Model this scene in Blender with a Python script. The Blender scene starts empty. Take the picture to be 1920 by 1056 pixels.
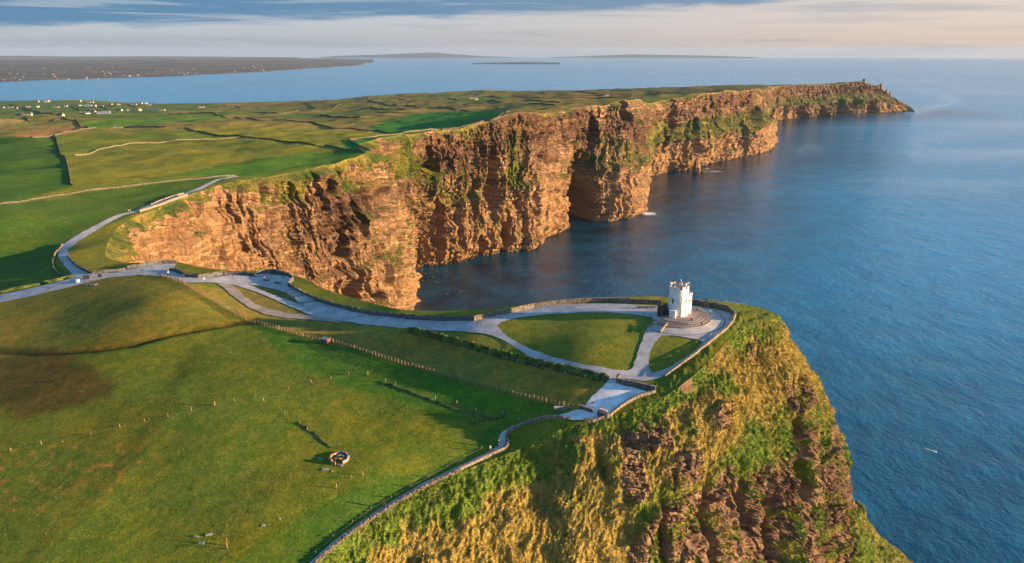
import bpy, bmesh, math, random
import numpy as np
from mathutils import Vector, Matrix
from mathutils.geometry import delaunay_2d_cdt

random.seed(7); RNG = np.random.default_rng(7)
R = math.radians
S = bpy.context.scene
COL = S.collection

# ------------------------------------------------------------------ camera, sky, sun, exposure
CAM_H = 287.0; FPX = 1371.0; PITCH = R(17.6); EARTH = 6.371e6
cam_d = bpy.data.cameras.new('camera'); cam = bpy.data.objects.new('camera', cam_d); COL.objects.link(cam)
cam.location = (0, 0, CAM_H); cam.rotation_euler = (R(90) - PITCH, 0, 0)
cam_d.sensor_width = 36; cam_d.lens = 36 * FPX / 1920; cam_d.clip_start = 1; cam_d.clip_end = 400000
S.camera = cam
S.render.engine = 'CYCLES'
S.cycles.use_denoising = True
S.cycles.max_bounces = 6; S.cycles.diffuse_bounces = 1; S.cycles.glossy_bounces = 3; S.cycles.volume_bounces = 0
S.view_settings.view_transform = 'Standard'; S.view_settings.look = 'None'
S.view_settings.gamma = 1; S.view_settings.use_curve_mapping = False
S.view_settings.exposure = 1.9

SUN_EL = R(8.0); SUN_AZ = R(98)     # azimuth from +Y towards +X
SUN = Vector((math.sin(SUN_AZ) * math.cos(SUN_EL), math.cos(SUN_AZ) * math.cos(SUN_EL), math.sin(SUN_EL)))
sl = bpy.data.lights.new('sun', 'SUN'); sl.energy = 5.0; sl.angle = R(0.6); sl.color = (1.0, 0.645, 0.34)
so = bpy.data.objects.new('sun', sl); COL.objects.link(so)
so.rotation_euler = SUN.to_track_quat('Z', 'Y').to_euler(); so.location = (300, -100, 600)


class NT:
    """small helper to write node trees"""
    def __init__(s, tree): s.t = tree; s.n = tree.nodes; s.l = tree.links
    def node(s, typ, **kw):
        n = s.n.new(typ)
        for k, v in kw.items():
            if k == 'inp':
                for a, b in v.items():
                    if hasattr(b, 'is_output') or isinstance(b, bpy.types.NodeSocket): s.l.new(b, n.inputs[a])
                    else: n.inputs[a].default_value = b
            else: setattr(n, k, v)
        return n
    def math(s, op, a, b=None, c=None, clamp=False):
        n = s.n.new('ShaderNodeMath'); n.operation = op; n.use_clamp = clamp
        for i, v in enumerate((a, b, c)):
            if v is None: continue
            if isinstance(v, bpy.types.NodeSocket): s.l.new(v, n.inputs[i])
            else: n.inputs[i].default_value = v
        return n.outputs[0]
    def mapr(s, v, a, b, c=0.0, d=1.0, smooth=True):
        n = s.n.new('ShaderNodeMapRange'); n.interpolation_type = 'SMOOTHSTEP' if smooth else 'LINEAR'
        s.l.new(v, n.inputs[0])
        for i, x in zip((1, 2, 3, 4), (a, b, c, d)): n.inputs[i].default_value = x
        return n.outputs[0]
    def mix(s, f, a, b, mode='MIX'):
        n = s.n.new('ShaderNodeMix'); n.data_type = 'RGBA'; n.blend_type = mode
        for i, v in ((0, f), (6, a), (7, b)):
            if isinstance(v, bpy.types.NodeSocket): s.l.new(v, n.inputs[i])
            else: n.inputs[i].default_value = (*v, 1) if isinstance(v, tuple) and len(v) == 3 else v
        return n.outputs[2]
    def noise(s, vec, scale, detail=4.0, rough=0.55, dist=0.0, out=0):
        n = s.n.new('ShaderNodeTexNoise'); s.l.new(vec, n.inputs['Vector'])
        n.inputs['Scale'].default_value = scale; n.inputs['Detail'].default_value = detail
        n.inputs['Roughness'].default_value = rough; n.inputs['Distortion'].default_value = dist
        return n.outputs[out]
    def scale(s, vec, xyz):
        n = s.n.new('ShaderNodeVectorMath'); n.operation = 'MULTIPLY'; s.l.new(vec, n.inputs[0]); n.inputs[1].default_value = xyz
        return n.outputs[0]


W = bpy.data.worlds.new('World'); S.world = W; W.use_nodes = True
w = NT(W.node_tree); w.n.clear()
sky = w.node('ShaderNodeTexSky', sky_type='NISHITA', sun_disc=False, sun_elevation=SUN_EL, sun_rotation=SUN_AZ,
             altitude=200, air_density=1.0, dust_density=0.6, ozone_density=3.4)
tc = w.node('ShaderNodeTexCoord'); D = tc.outputs['Generated']
sep = w.node('ShaderNodeSeparateXYZ', inp={0: D})
el = w.math('ARCSINE', sep.outputs[2])                       # elevation in radians
azn = w.math('ARCTAN2', sep.outputs[0], sep.outputs[1])      # azimuth, + is to the right of +Y
comb = w.node('ShaderNodeCombineXYZ', inp={0: w.math('MULTIPLY', azn, 3.0), 1: w.math('MULTIPLY', el, 62.0), 2: 0.0}).outputs[0]
streak = w.noise(comb, 1.1, 6, 0.55, 0.4)
streak2 = w.noise(w.scale(comb, (0.7, 0.55, 1)), 2.4, 7, 0.6, 0.8)
# pale veil of high cloud over the low sky; added blue fill above
veil_fill_c = w.mix(w.mapr(azn, -0.35, 0.75), (1.5, 1.6, 1.8), (2.3, 1.8, 1.55))
veil_fill_c = w.mix(w.mapr(el, 0.0, 0.035, 0.65, 0.0), veil_fill_c, w.mix(w.mapr(azn, -0.3, 0.7), (1.0, 1.12, 1.32), (2.1, 1.45, 1.1)))
veil_fill_c = w.mix(w.math('MULTIPLY', w.mapr(streak, 0.50, 0.66), 0.45), veil_fill_c, (0.75, 0.95, 1.25))
veil_fill_f = w.math('MAXIMUM', w.mapr(el, 0.07, 0.22, 0.9, 0.05), w.math('MULTIPLY', w.mapr(el, 0.15, 0.85, 0.8, 0.0), w.mapr(azn, -0.4, 0.6, 0.25, 1.0)))
veil_fill_c = w.mix(w.mapr(el, 0.07, 0.2), veil_fill_c, (1.0, 2.7, 4.2))  # sky above the view made bluer and brighter, added to brighten the sea
col = w.mix(veil_fill_f, sky.outputs[0], veil_fill_c)
# long blue grey bank of stratus whose lower edge rises to the right
edge = w.math('ADD', w.mapr(azn, -0.6, 0.62, 0.020, 0.062, smooth=False), w.math('MULTIPLY', w.math('SUBTRACT', streak2, 0.5), 0.034))
bank = w.math('SUBTRACT', el, edge)
bank_f = w.math('MULTIPLY', w.mapr(bank, -0.002, 0.010), w.mapr(el, 0.14, 0.34, 1.0, 0.0))
gap = w.mapr(streak, 0.53, 0.64, 1.0, 0.35)
bank_f = w.math('MULTIPLY', w.math('MULTIPLY', bank_f, gap), 0.9)
col = w.mix(bank_f, col, w.mix(w.mapr(azn, -0.5, 0.5), (0.20, 0.66, 1.2), (0.55, 0.88, 1.3)))
bg = w.node('ShaderNodeBackground', inp={0: col, 1: 0.092})
w.l.new(bg.outputs[0], w.node('ShaderNodeOutputWorld').inputs[0])

# ------------------------------------------------------------------ helpers: pixels to the ground, noise, meshes
cP, sP = math.cos(PITCH), math.sin(PITCH)
def ray(u, v):
    x = (u - 960) / FPX; y = (528 - v) / FPX
    return np.array([x, cP + y * sP, -sP + y * cP])
def atz(u, v, z):
    d = ray(u, v); t = (z - CAM_H) / d[2]; return np.array([d[0] * t, d[1] * t, z])
def atY(u, v, Y):
    d = ray(u, v); t = Y / d[1]; return np.array([d[0] * t, Y, CAM_H + d[2] * t])
def project(P):
    P = np.asarray(P, float); d = P[..., 1] * cP - (P[..., 2] - CAM_H) * sP; yy = P[..., 1] * sP + (P[..., 2] - CAM_H) * cP
    return 960 + FPX * P[..., 0] / d, 528 - FPX * yy / d

_perm = np.random.default_rng(3).permutation(256).astype(np.int32); _perm = np.concatenate([_perm, _perm])
_g = np.random.default_rng(4).normal(size=(256, 3)); _g = (_g / np.linalg.norm(_g, axis=1, keepdims=True)).astype(np.float32)
def perlin(x, y, z=0.0):
    x, y, z = np.broadcast_arrays(np.asarray(x, np.float32), np.asarray(y, np.float32), np.asarray(z, np.float32))
    xi, yi, zi = np.floor(x).astype(np.int32), np.floor(y).astype(np.int32), np.floor(z).astype(np.int32)
    xf, yf, zf = x - xi, y - yi, z - zi
    u, v, w_ = (t * t * t * (t * (t * 6 - 15) + 10) for t in (xf, yf, zf))
    out = 0
    for dx in (0, 1):
        wx = u if dx else 1 - u
        for dy in (0, 1):
            wy = v if dy else 1 - v
            for dz in (0, 1):
                wz = w_ if dz else 1 - w_
                h = _perm[(_perm[(_perm[(xi + dx) & 255] + yi + dy) & 255] + zi + dz) & 255]
                g = _g[h]
                out = out + wx * wy * wz * (g[..., 0] * (xf - dx) + g[..., 1] * (yf - dy) + g[..., 2] * (zf - dz))
    return out * 1.6
def fbm(x, y, z=0.0, o=4, g=0.5):
    a, f, s = 1.0, 1.0, 0.0
    for i in range(o):
        s = s + a * perlin(np.asarray(x) * f + 17.3 * i, np.asarray(y) * f + 5.1 * i, np.asarray(z) * f - 3.7 * i); a *= g; f *= 2.03
    return s
def ridged(x, y, z=0.0, o=3):
    a, f, s = 1.0, 1.0, 0.0
    for i in range(o):
        s = s + a * (1 - 2 * np.abs(perlin(np.asarray(x) * f + 9.1 * i, np.asarray(y) * f - 4.4 * i, np.asarray(z) * f + 2.2 * i))); a *= 0.5; f *= 2.1
    return s
def sstep(a, b, x):
    t = np.clip((x - a) / (b - a), 0, 1); return t * t * (3 - 2 * t)
def catmull(P, n_per=None, T=None):
    """Catmull-Rom through control rows P (k, ...) at parameters T in 0..k-1"""
    P = np.asarray(P, float); k = len(P)
    T = np.clip(T, 0, k - 1 - 1e-6); i = np.floor(T).astype(int); f = (T - i).reshape((-1,) + (1,) * (P.ndim - 1))
    g = lambda j: P[np.clip(j, 0, k - 1)]
    p0, p1, p2, p3 = g(i - 1), g(i), g(i + 1), g(i + 2)
    p0 = np.where((i == 0).reshape(f.shape), 2 * p1 - p2, p0)
    p3 = np.where((i >= k - 2).reshape(f.shape), 2 * p2 - p1, p3)
    c = 0.5 * ((2 * p1) + (p2 - p0) * f + (2 * p0 - 5 * p1 + 4 * p2 - p3) * f ** 2 + (3 * p1 - p0 - 3 * p2 + p3) * f ** 3)
    lin = p1 + (p2 - p1) * f
    return 0.75 * c + 0.25 * lin

def mesh_from(name, V, F, mat=None, smooth=False):
    V = np.asarray(V, np.float32).reshape(-1, 3); F = np.asarray(F, np.int32); m = bpy.data.meshes.new(name)
    m.vertices.add(len(V)); m.vertices.foreach_set('co', V.ravel())
    k = F.shape[1]; m.loops.add(F.size); m.loops.foreach_set('vertex_index', F.ravel())
    m.polygons.add(len(F)); m.polygons.foreach_set('loop_start', np.arange(0, F.size, k, dtype=np.int32))
    m.polygons.foreach_set('loop_total', np.full(len(F), k, np.int32))
    m.update(calc_edges=True); m.validate(clean_customdata=False)
    m.polygons.foreach_set('use_smooth', np.full(len(m.polygons), smooth))
    if mat: m.materials.append(mat)
    return m
def grid_faces(nr, nc, mask=None, flip=False):
    i, j = np.meshgrid(np.arange(nr - 1), np.arange(nc - 1), indexing='ij'); a = i * nc + j
    F = np.stack([a, a + 1, a + nc + 1, a + nc], -1).reshape(-1, 4)
    if flip: F = F[:, ::-1]
    if mask is not None: F = F[mask.ravel()]
    return F
def add(name, mesh, parent=None, loc=None, **props):
    o = bpy.data.objects.new(name, mesh); COL.objects.link(o)
    if parent: o.parent = parent
    if loc is not None: o.location = loc
    for k, v in props.items(): o[k] = v
    return o
def attr(m, name, data, typ='FLOAT'):
    a = m.attributes.new(name, 'FLOAT_COLOR' if typ == 'COLOR' else 'FLOAT', 'POINT')
    if typ == 'COLOR':
        c = np.ones((len(data), 4), np.float32); c[:, :3] = data; a.data.foreach_set('color', c.ravel())
    else: a.data.foreach_set('value', np.asarray(data, np.float32).ravel())
def inpoly(x, y, poly):
    x = np.asarray(x); y = np.asarray(y); r = np.zeros(x.shape, bool); n = len(poly)
    for i in range(n):
        x1, y1 = poly[i][:2]; x2, y2 = poly[(i + 1) % n][:2]
        if y1 == y2: continue
        c = ((y1 > y) != (y2 > y)) & (x < (x2 - x1) * (y - y1) / (y2 - y1) + x1); r ^= c
    return r
def near_line(x, y, line, closed=False):
    """distance to a polyline, nearest point, side"""
    x = np.asarray(x, float); y = np.asarray(y, float)
    best = np.full(x.shape, 1e18); bx = np.zeros(x.shape); by = np.zeros(x.shape); par = np.zeros(x.shape)
    L = list(line) + ([line[0]] if closed else [])
    acc = 0
    for a, b in zip(L[:-1], L[1:]):
        ax, ay = a[:2]; dx, dy = b[0] - ax, b[1] - ay; l2 = dx * dx + dy * dy + 1e-12
        t = np.clip(((x - ax) * dx + (y - ay) * dy) / l2, 0, 1); qx, qy = ax + t * dx, ay + t * dy
        d = (x - qx) ** 2 + (y - qy) ** 2; m = d < best
        best = np.where(m, d, best); bx = np.where(m, qx, bx); by = np.where(m, qy, by); par = np.where(m, acc + t * math.sqrt(l2), par)
        acc += math.sqrt(l2)
    return np.sqrt(best), bx, by, par
def resample(line, step):
    line = np.asarray(line, float); seg = np.linalg.norm(np.diff(line, axis=0), axis=1); acc = np.concatenate([[0], np.cumsum(seg)])
    n = max(2, int(round(acc[-1] / step)) + 1); q = np.linspace(0, acc[-1], n)
    return np.stack([np.interp(q, acc, line[:, k]) for k in range(line.shape[1])], 1)
def smooth_line(line, n=8):
    line = np.asarray(line, float); return catmull(line, T=np.linspace(0, len(line) - 1, (len(line) - 1) * n + 1))

# ------------------------------------------------------------------ the coast, in world metres
# near headland: every column runs from the grassy edge down to the sea
def drop_col(x, y, z, nx, ny, prof):
    n = math.hypot(nx, ny); return [(x + nx / n * o, y + ny / n * o, z - d) for d, o in prof]
G1 = [(0, 0), (6, 6), (15, 14), (30, 25), (50, 36), (85, 48), (130, 58), (190, 66)]
G2 = [(0, 0), (7, 6), (17, 13), (31, 20), (50, 27), (82, 33), (130, 40), (196, 48)]
G3 = [(0, 0), (6, 5), (14, 10), (28, 14), (48, 18), (80, 22), (130, 28), (202, 36)]
NEAR = [
    drop_col(-78, 66, 178, .75, -.66, G1), drop_col(-58, 100, 181, .8, -.6, G1),
    drop_col(-42, 130, 183, .78, -.62, G1), drop_col(-31, 145, 186, .62, -.78, G1),
    drop_col(-13, 157, 188, .5, -.86, G1), drop_col(2, 164.5, 190, .42, -.9, G2),
    drop_col(12, 167, 194, .25, -.97, G2), drop_col(24, 169, 196, .35, -.93, G3),
    drop_col(40, 175, 199, .5, -.86, G3),
    [(53, 186, 203), (56, 181, 197), (60, 177, 188), (64, 174, 172), (68, 173, 152), (71, 173, 118), (75, 173, 60), (80, 172, -3)],
    [(69, 208, 205.5), (73, 200, 196), (78, 193, 181), (83, 190, 164), (87, 189, 140), (90, 190, 105), (93, 191, 55), (97, 191, -3)],
    [(79, 215, 205.5), (84, 208, 196), (92, 204, 181), (99, 203, 163), (103, 205, 138), (108, 206, 105), (116, 206, 55), (125, 206, -3)],
    [(86, 222, 205), (91, 226, 196.4), (101.7, 228, 182), (112.0, 228, 168.5), (116.5, 228.5, 151), (121, 230, 128), (150, 238, 99), (215, 252, 40)],
    [(82, 231, 205), (88, 240, 197), (97, 246, 183), (106, 250, 168), (110, 254, 150), (114, 258, 126), (130, 270, 90), (175, 290, 20)],
    [(66, 238, 205), (67, 250, 198), (68, 258, 185), (70, 264, 165), (72, 268, 140), (74, 272, 110), (77, 278, 60), (80, 284, -3)],
]
NEAR = np.array(NEAR, float)
# far side of the near headland, hidden from the camera: edge points running back into the cove
BACK = [atz(1330, 566, 205.5), atz(1240, 556, 205), atz(1150, 557, 205), atz(1050, 563, 204.5), atz(980, 571, 203.5), atz(900, 580, 203), atz(830, 583, 202),
        atz(750, 579, 201), atz(700, 568, 200), atz(640, 551, 199), atz(600, 538, 198.5), atz(560, 519, 198), atz(490, 508, 197), atz(430, 508, 197),
        atz(380, 502, 196.5), atz(330, 492, 196), atz(270, 494, 196)]
BACK = np.array(BACK)
# great wall: (top u, v, world Y), (base u, v) on the sea or None with base X, Y
FAR = [((235, 494, 316), None, (-135, 342)), ((198, 478, 334), None, (-146, 358)), ((218, 432, 392), None, (-168, 402)),
       ((300, 387, 470), None, (-190, 472)), ((400, 350, 552), None, (-183, 552)), ((472, 336, 588), None, (-160, 574)),
       ((486, 333, 612), None, (-168, 612)), ((560, 322, 650), None, (-139, 650)), ((640, 303, 700), None, (-123, 705)),
       ((688, 287, 745), None, (-124, 770)), ((672, 270, 806), (755, 578), None), ((738, 257, 890), None, (-141, 905)),
       ((790, 251, 945), (775, 503), None), ((850, 243, 1010), (842, 491), None), ((905, 226, 1060), (905, 478), None),
       ((958, 210, 1110), (960, 471), None), ((1004, 209, 1150), (1000, 467), None), ((1032, 209, 1210), (1014, 447), None),
       ((1058, 208, 1270), (1058, 428), None), ((1082, 204, 1330), (1078, 409), None), ((1130, 199, 1380), (1112, 416), None),
       ((1160, 193, 1430), (1150, 412), None), ((1190, 190, 1490), (1189, 402), None), ((1216, 188, 1640), None, (262, 1510)),
       ((1250, 186, 1790), (1193, 336), None), ((1292, 182, 1940), (1290, 317), None), ((1340, 176, 2090), (1345, 303), None),
       ((1396, 170, 2260), (1405, 291), None), ((1424, 167, 2370), (1439, 282), None), ((1436, 165, 2700), (1441, 254), None),
       ((1450, 163, 3130), (1442, 229), None), ((1500, 159, 3380), (1502, 221), None), ((1560, 158, 3550), (1570, 216), None),
       ((1622, 154, 3680), (1640, 212), None), ((1652, 166, 3760), (1690, 209), None), ((1672, 182, 3830), (1703, 208), None),
       ((1696, 196, 3880), (1708, 209), None), ((1690, 194, 4000), None, (2080, 4050))]
FTOP = np.array([atY(*t) for t, b, xy in FAR]); FBASE = np.array([(atz(b[0], b[1], 0) if b else np.array([xy[0], xy[1], 0.0])) for t, b, xy in FAR])
EDGE_NEAR = smooth_line(NEAR[:, 0], 10); EDGE_BACK = smooth_line(np.vstack([NEAR[-1:, 0], BACK, FTOP[:1]]), 6)
EDGE_FAR = smooth_line(FTOP, 10)
SHORE = np.array([(1700, 4350, 0), (700, 4700, 0), (-300, 4600, 0), (-1100, 4350, 0), (-1607, 4037, 0), (-2100, 4150, 0), (-2893, 4244, 0), (-5200, 4200, 0), (-6500, 2500, 0), (-4500, -400, 0), (-300, -600, 0), (-150, 0, 175)])
COAST = np.vstack([EDGE_NEAR, EDGE_BACK[1:], EDGE_FAR[1:], SHORE])

# ------------------------------------------------------------------ land height: thin spline through surveyed points
ctrl = [p for p in NEAR[:, 0]] + [p for p in BACK[::1]] + [p for p in FTOP]
for u, v, z in [(0, 1056, 183), (300, 1056, 183.5), (500, 950, 187), (0, 850, 187), (400, 850, 189.5), (700, 800, 191), (0, 700, 190), (300, 700, 193),
                (450, 640, 196), (640, 640, 196.5), (900, 700, 197), (1272, 597, 207), (1100, 640, 204), (1200, 700, 201), (1040, 785, 195), (1150, 745, 198.5),
                (300, 560, 200.5), (300, 525, 199), (200, 540, 198), (100, 590, 195), (0, 562, 194), (140, 522, 196.5), (118, 475, 194), (900, 607, 203),
                (560, 565, 198), (480, 525, 197), (250, 510, 196.5), (180, 450, 192), (60, 480, 189), (0, 500, 188), (700, 900, 188.5)]:
    ctrl.append(atz(u, v, z))
for u, v, Y in [(0, 400, 400), (150, 380, 470), (250, 350, 545), (0, 330, 560), (110, 330, 570), (130, 300, 670), (300, 310, 640), (450, 300, 690),
                (0, 285, 710), (300, 275, 830), (560, 285, 770), (120, 262, 900), (0, 255, 950), (450, 252, 980), (600, 262, 880), (0, 232, 1400), (200, 236, 1300),
                (400, 232, 1300), (560, 240, 1150), (680, 240, 1120), (780, 235, 1180), (200, 215, 2100), (0, 212, 2200), (320, 214, 2000), (0, 197, 3700), (260, 196, 3600),
                (150, 190, 4050), (400, 207, 2700), (520, 200, 3000), (560, 192, 3700), (560, 222, 1600), (700, 212, 1700), (700, 182, 3600), (860, 205, 1650), (860, 180, 3200),
                (930, 169, 3800), (980, 200, 1500), (1000, 180, 2500), (1100, 171, 3500), (1100, 182, 2100), (1250, 167, 3500), (1280, 175, 2500), (1400, 161, 3550)]:
    ctrl.append(atY(u, v, Y))
for x, y, z in [(-700, 4480, 6), (300, 4560, 8), (-2000, 4030, 8), (-4500, 4000, 15), (-6000, 2500, 30), (-3500, 600, 130), (-1500, 200, 150), (-600, 300, 175), (-300, -300, 165), (-160, 60, 176), (1300, 4250, 40)]:
    ctrl.append(np.array([x, y, z], float))
ctrl = np.array(ctrl)
def lp(x, y):
    r = np.hypot(x, y + 60) ; return np.stack([np.arctan2(x, y + 60) * 2.0, np.log(r) * 1.6], -1)
_c = lp(ctrl[:, 0], ctrl[:, 1])
_K = np.sqrt(((_c[:, None] - _c[None]) ** 2).sum(-1) + 0.05 ** 2); _n = len(_c)
_A = np.zeros((_n + 3, _n + 3)); _A[:_n, :_n] = _K + np.eye(_n) * -0.002; _A[:_n, _n] = 1; _A[:_n, _n + 1:] = _c; _A[_n:, :_n] = _A[:_n, _n:].T
_w = np.linalg.solve(_A, np.concatenate([ctrl[:, 2], [0, 0, 0]]))
DITCH = None
def base_h(x, y):
    x = np.asarray(x, float); y = np.asarray(y, float); sh = x.shape; q = lp(x.ravel(), y.ravel()); out = np.empty(len(q))
    for i in range(0, len(q), 40000):
        k = np.sqrt(((q[i:i + 40000, None] - _c[None]) ** 2).sum(-1) + 0.05 ** 2)
        out[i:i + 40000] = k @ _w[:_n] + _w[_n] + q[i:i + 40000] @ _w[_n + 1:]
    return out.reshape(sh)
def H(x, y):
    """height of the land at x, y"""
    x = np.asarray(x, float); y = np.asarray(y, float); r = np.hypot(x, y)
    h = base_h(x, y)
    far = sstep(330, 700, r)
    h = h + fbm(x / 70, y / 70, 0.3, 3) * (0.55 + 2.2 * far) + fbm(x / 420, y / 300, 7.7, 3) * 9 * sstep(600, 1600, r) * sstep(0, 60, h)
    if DITCH is not None:
        m = r < 420
        if np.any(m):
            xm, ym = x[m], y[m]; d, bx, by, _ = near_line(xm, ym, DITCH)
            hm = h[m]; side = np.sign(ym - by)
            hm = hm - 0.9 * np.exp(-(d / 1.3) ** 2) + 0.15 * np.exp(-((d - 2.4) / 1.4) ** 2) * (side > 0)
            h[m] = hm
    return h
_ts = np.exp(np.linspace(math.log(90), math.log(6500), 2600))
def g(u, v):
    """where the ray through u, v (photo pixels) meets the land"""
    d = ray(u, v); P = d[None] * _ts[:, None]; z = CAM_H + P[:, 2]; h = base_h(P[:, 0], P[:, 1]); b = np.nonzero(z < h)[0]
    if len(b) == 0: return atz(u, v, 150)
    i = b[0]; f = 0 if i == 0 else (z[i - 1] - h[i - 1]) / ((z[i - 1] - h[i - 1]) - (z[i] - h[i])); t = _ts[i - 1] + f * (_ts[i] - _ts[i - 1])
    p = d * t; return np.array([p[0], p[1], float(H(np.array([p[0]]), np.array([p[1]]))[0])])
def gl(pts): return np.array([g(*p) for p in pts])
DITCH = gl([(-60, 655), (0, 660), (60, 663), (120, 660), (180, 655), (250, 645), (310, 628), (370, 617), (455, 604), (478, 602)])[:, :2]

# ------------------------------------------------------------------ materials
def new_mat(name):
    m = bpy.data.materials.new(name); m.use_nodes = True; t = NT(m.node_tree); t.n.clear()
    b = t.node('ShaderNodeBsdfPrincipled'); o = t.node('ShaderNodeOutputMaterial'); t.l.new(b.outputs[0], o.inputs[0])
    return m, t, b
def simple(name, c, rough=0.8, var=0.25, scale=2.0, bump=0.0, bscale=8.0, spec=0.3):
    m, t, b = new_mat(name); p = t.node('ShaderNodeNewGeometry').outputs['Position']
    n = t.noise(p, scale, 5, 0.6)
    k = tuple(x * (1 - var) for x in c); q = tuple(min(1, x * (1 + var)) for x in c)
    t.l.new(t.mix(t.mapr(n, 0.3, 0.7), k, q), b.inputs['Base Color']); b.inputs['Roughness'].default_value = rough
    b.inputs['Specular IOR Level'].default_value = spec
    if bump:
        bn = t.node('ShaderNodeBump', inp={'Strength': 0.8, 'Distance': bump, 'Height': t.noise(p, bscale, 4, 0.6)})
        t.l.new(bn.outputs[0], b.inputs['Normal'])
    return m

def grass_material():
    m, t, b = new_mat('field_grass'); geo = t.node('ShaderNodeNewGeometry'); p = geo.outputs['Position']
    a = t.node('ShaderNodeAttribute', attribute_name='albedo').outputs['Color']
    big = t.noise(p, 0.035, 5, 0.6); mid = t.noise(p, 0.25, 5, 0.65); fine = t.noise(p, 1.6, 5, 0.75)
    str_ = t.noise(t.scale(p, (0.35, 1.3, 1)), 0.9, 4, 0.6)
    c = t.mix(t.mapr(big, 0.35, 0.65), a, t.mix(1.0, a, (1.25, 1.0, 0.8), 'MULTIPLY'))
    c = t.mix(t.mapr(mid, 0.38, 0.66), t.mix(1.0, c, (0.66, 0.82, 0.72), 'MULTIPLY'), t.mix(1.0, c, (1.12, 1.04, .95), 'MULTIPLY'))
    tus = t.noise(p, 0.75, 5, 0.7); c = t.mix(t.math('MULTIPLY', t.mapr(tus, 0.56, 0.68), 0.55), c, t.mix(1.0, c, (1.6, 1.25, .9), 'MULTIPLY')); c = t.mix(t.math('MULTIPLY', t.mapr(tus, 0.42, 0.32), 0.6), c, t.mix(1.0, c, (.5, .62, .6), 'MULTIPLY'))
    c = t.mix(t.mapr(fine, 0.42, 0.75), t.mix(1.0, c, (0.66, 0.72, 0.7), 'MULTIPLY'), t.mix(1.0, c, (1.45, 1.32, 1.1), 'MULTIPLY'))
    dist = t.mapr(t.node('ShaderNodeVectorMath', operation='LENGTH', inp={0: p}).outputs['Value'], 420, 900)
    f1 = t.noise(p, 0.022, 7, 0.7); f2 = t.noise(t.scale(p, (.5, 1.2, 1)), 0.06, 6, 0.75)
    fc = t.mix(t.mapr(f1, 0.4, 0.62), t.mix(1.0, c, (0.7, 0.86, 0.8), 'MULTIPLY'), t.mix(1.0, c, (1.3, 1.1, .9), 'MULTIPLY')); fc = t.mix(t.math('MULTIPLY', t.mapr(f2, 0.54, 0.66), 0.38), fc, (0.16, 0.105, 0.05)); fc = t.mix(t.math('MULTIPLY', t.mapr(f2, 0.45, 0.36), 0.5), fc, (0.035, 0.05, 0.02))
    c = t.mix(t.math('MULTIPLY', dist, .6), c, fc)
    c = t.mix(t.math('MULTIPLY', t.mapr(str_, 0.58, 0.72), 0.4), c, (0.17, 0.14, 0.06))
    t.l.new(c, b.inputs['Base Color']); b.inputs['Roughness'].default_value = 0.95; b.inputs['Specular IOR Level'].default_value = 0.1
    h = t.math('ADD', t.math('MULTIPLY', t.noise(p, 0.45, 4, 0.6), 0.5), t.math('MULTIPLY', t.noise(p, 2.2, 5, 0.75), 0.45))
    t.l.new(t.node('ShaderNodeBump', inp={'Strength': 0.85, 'Distance': 0.7, 'Height': h}).outputs[0], b.inputs['Normal'])
    return m
M_GRASS = grass_material()

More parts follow.
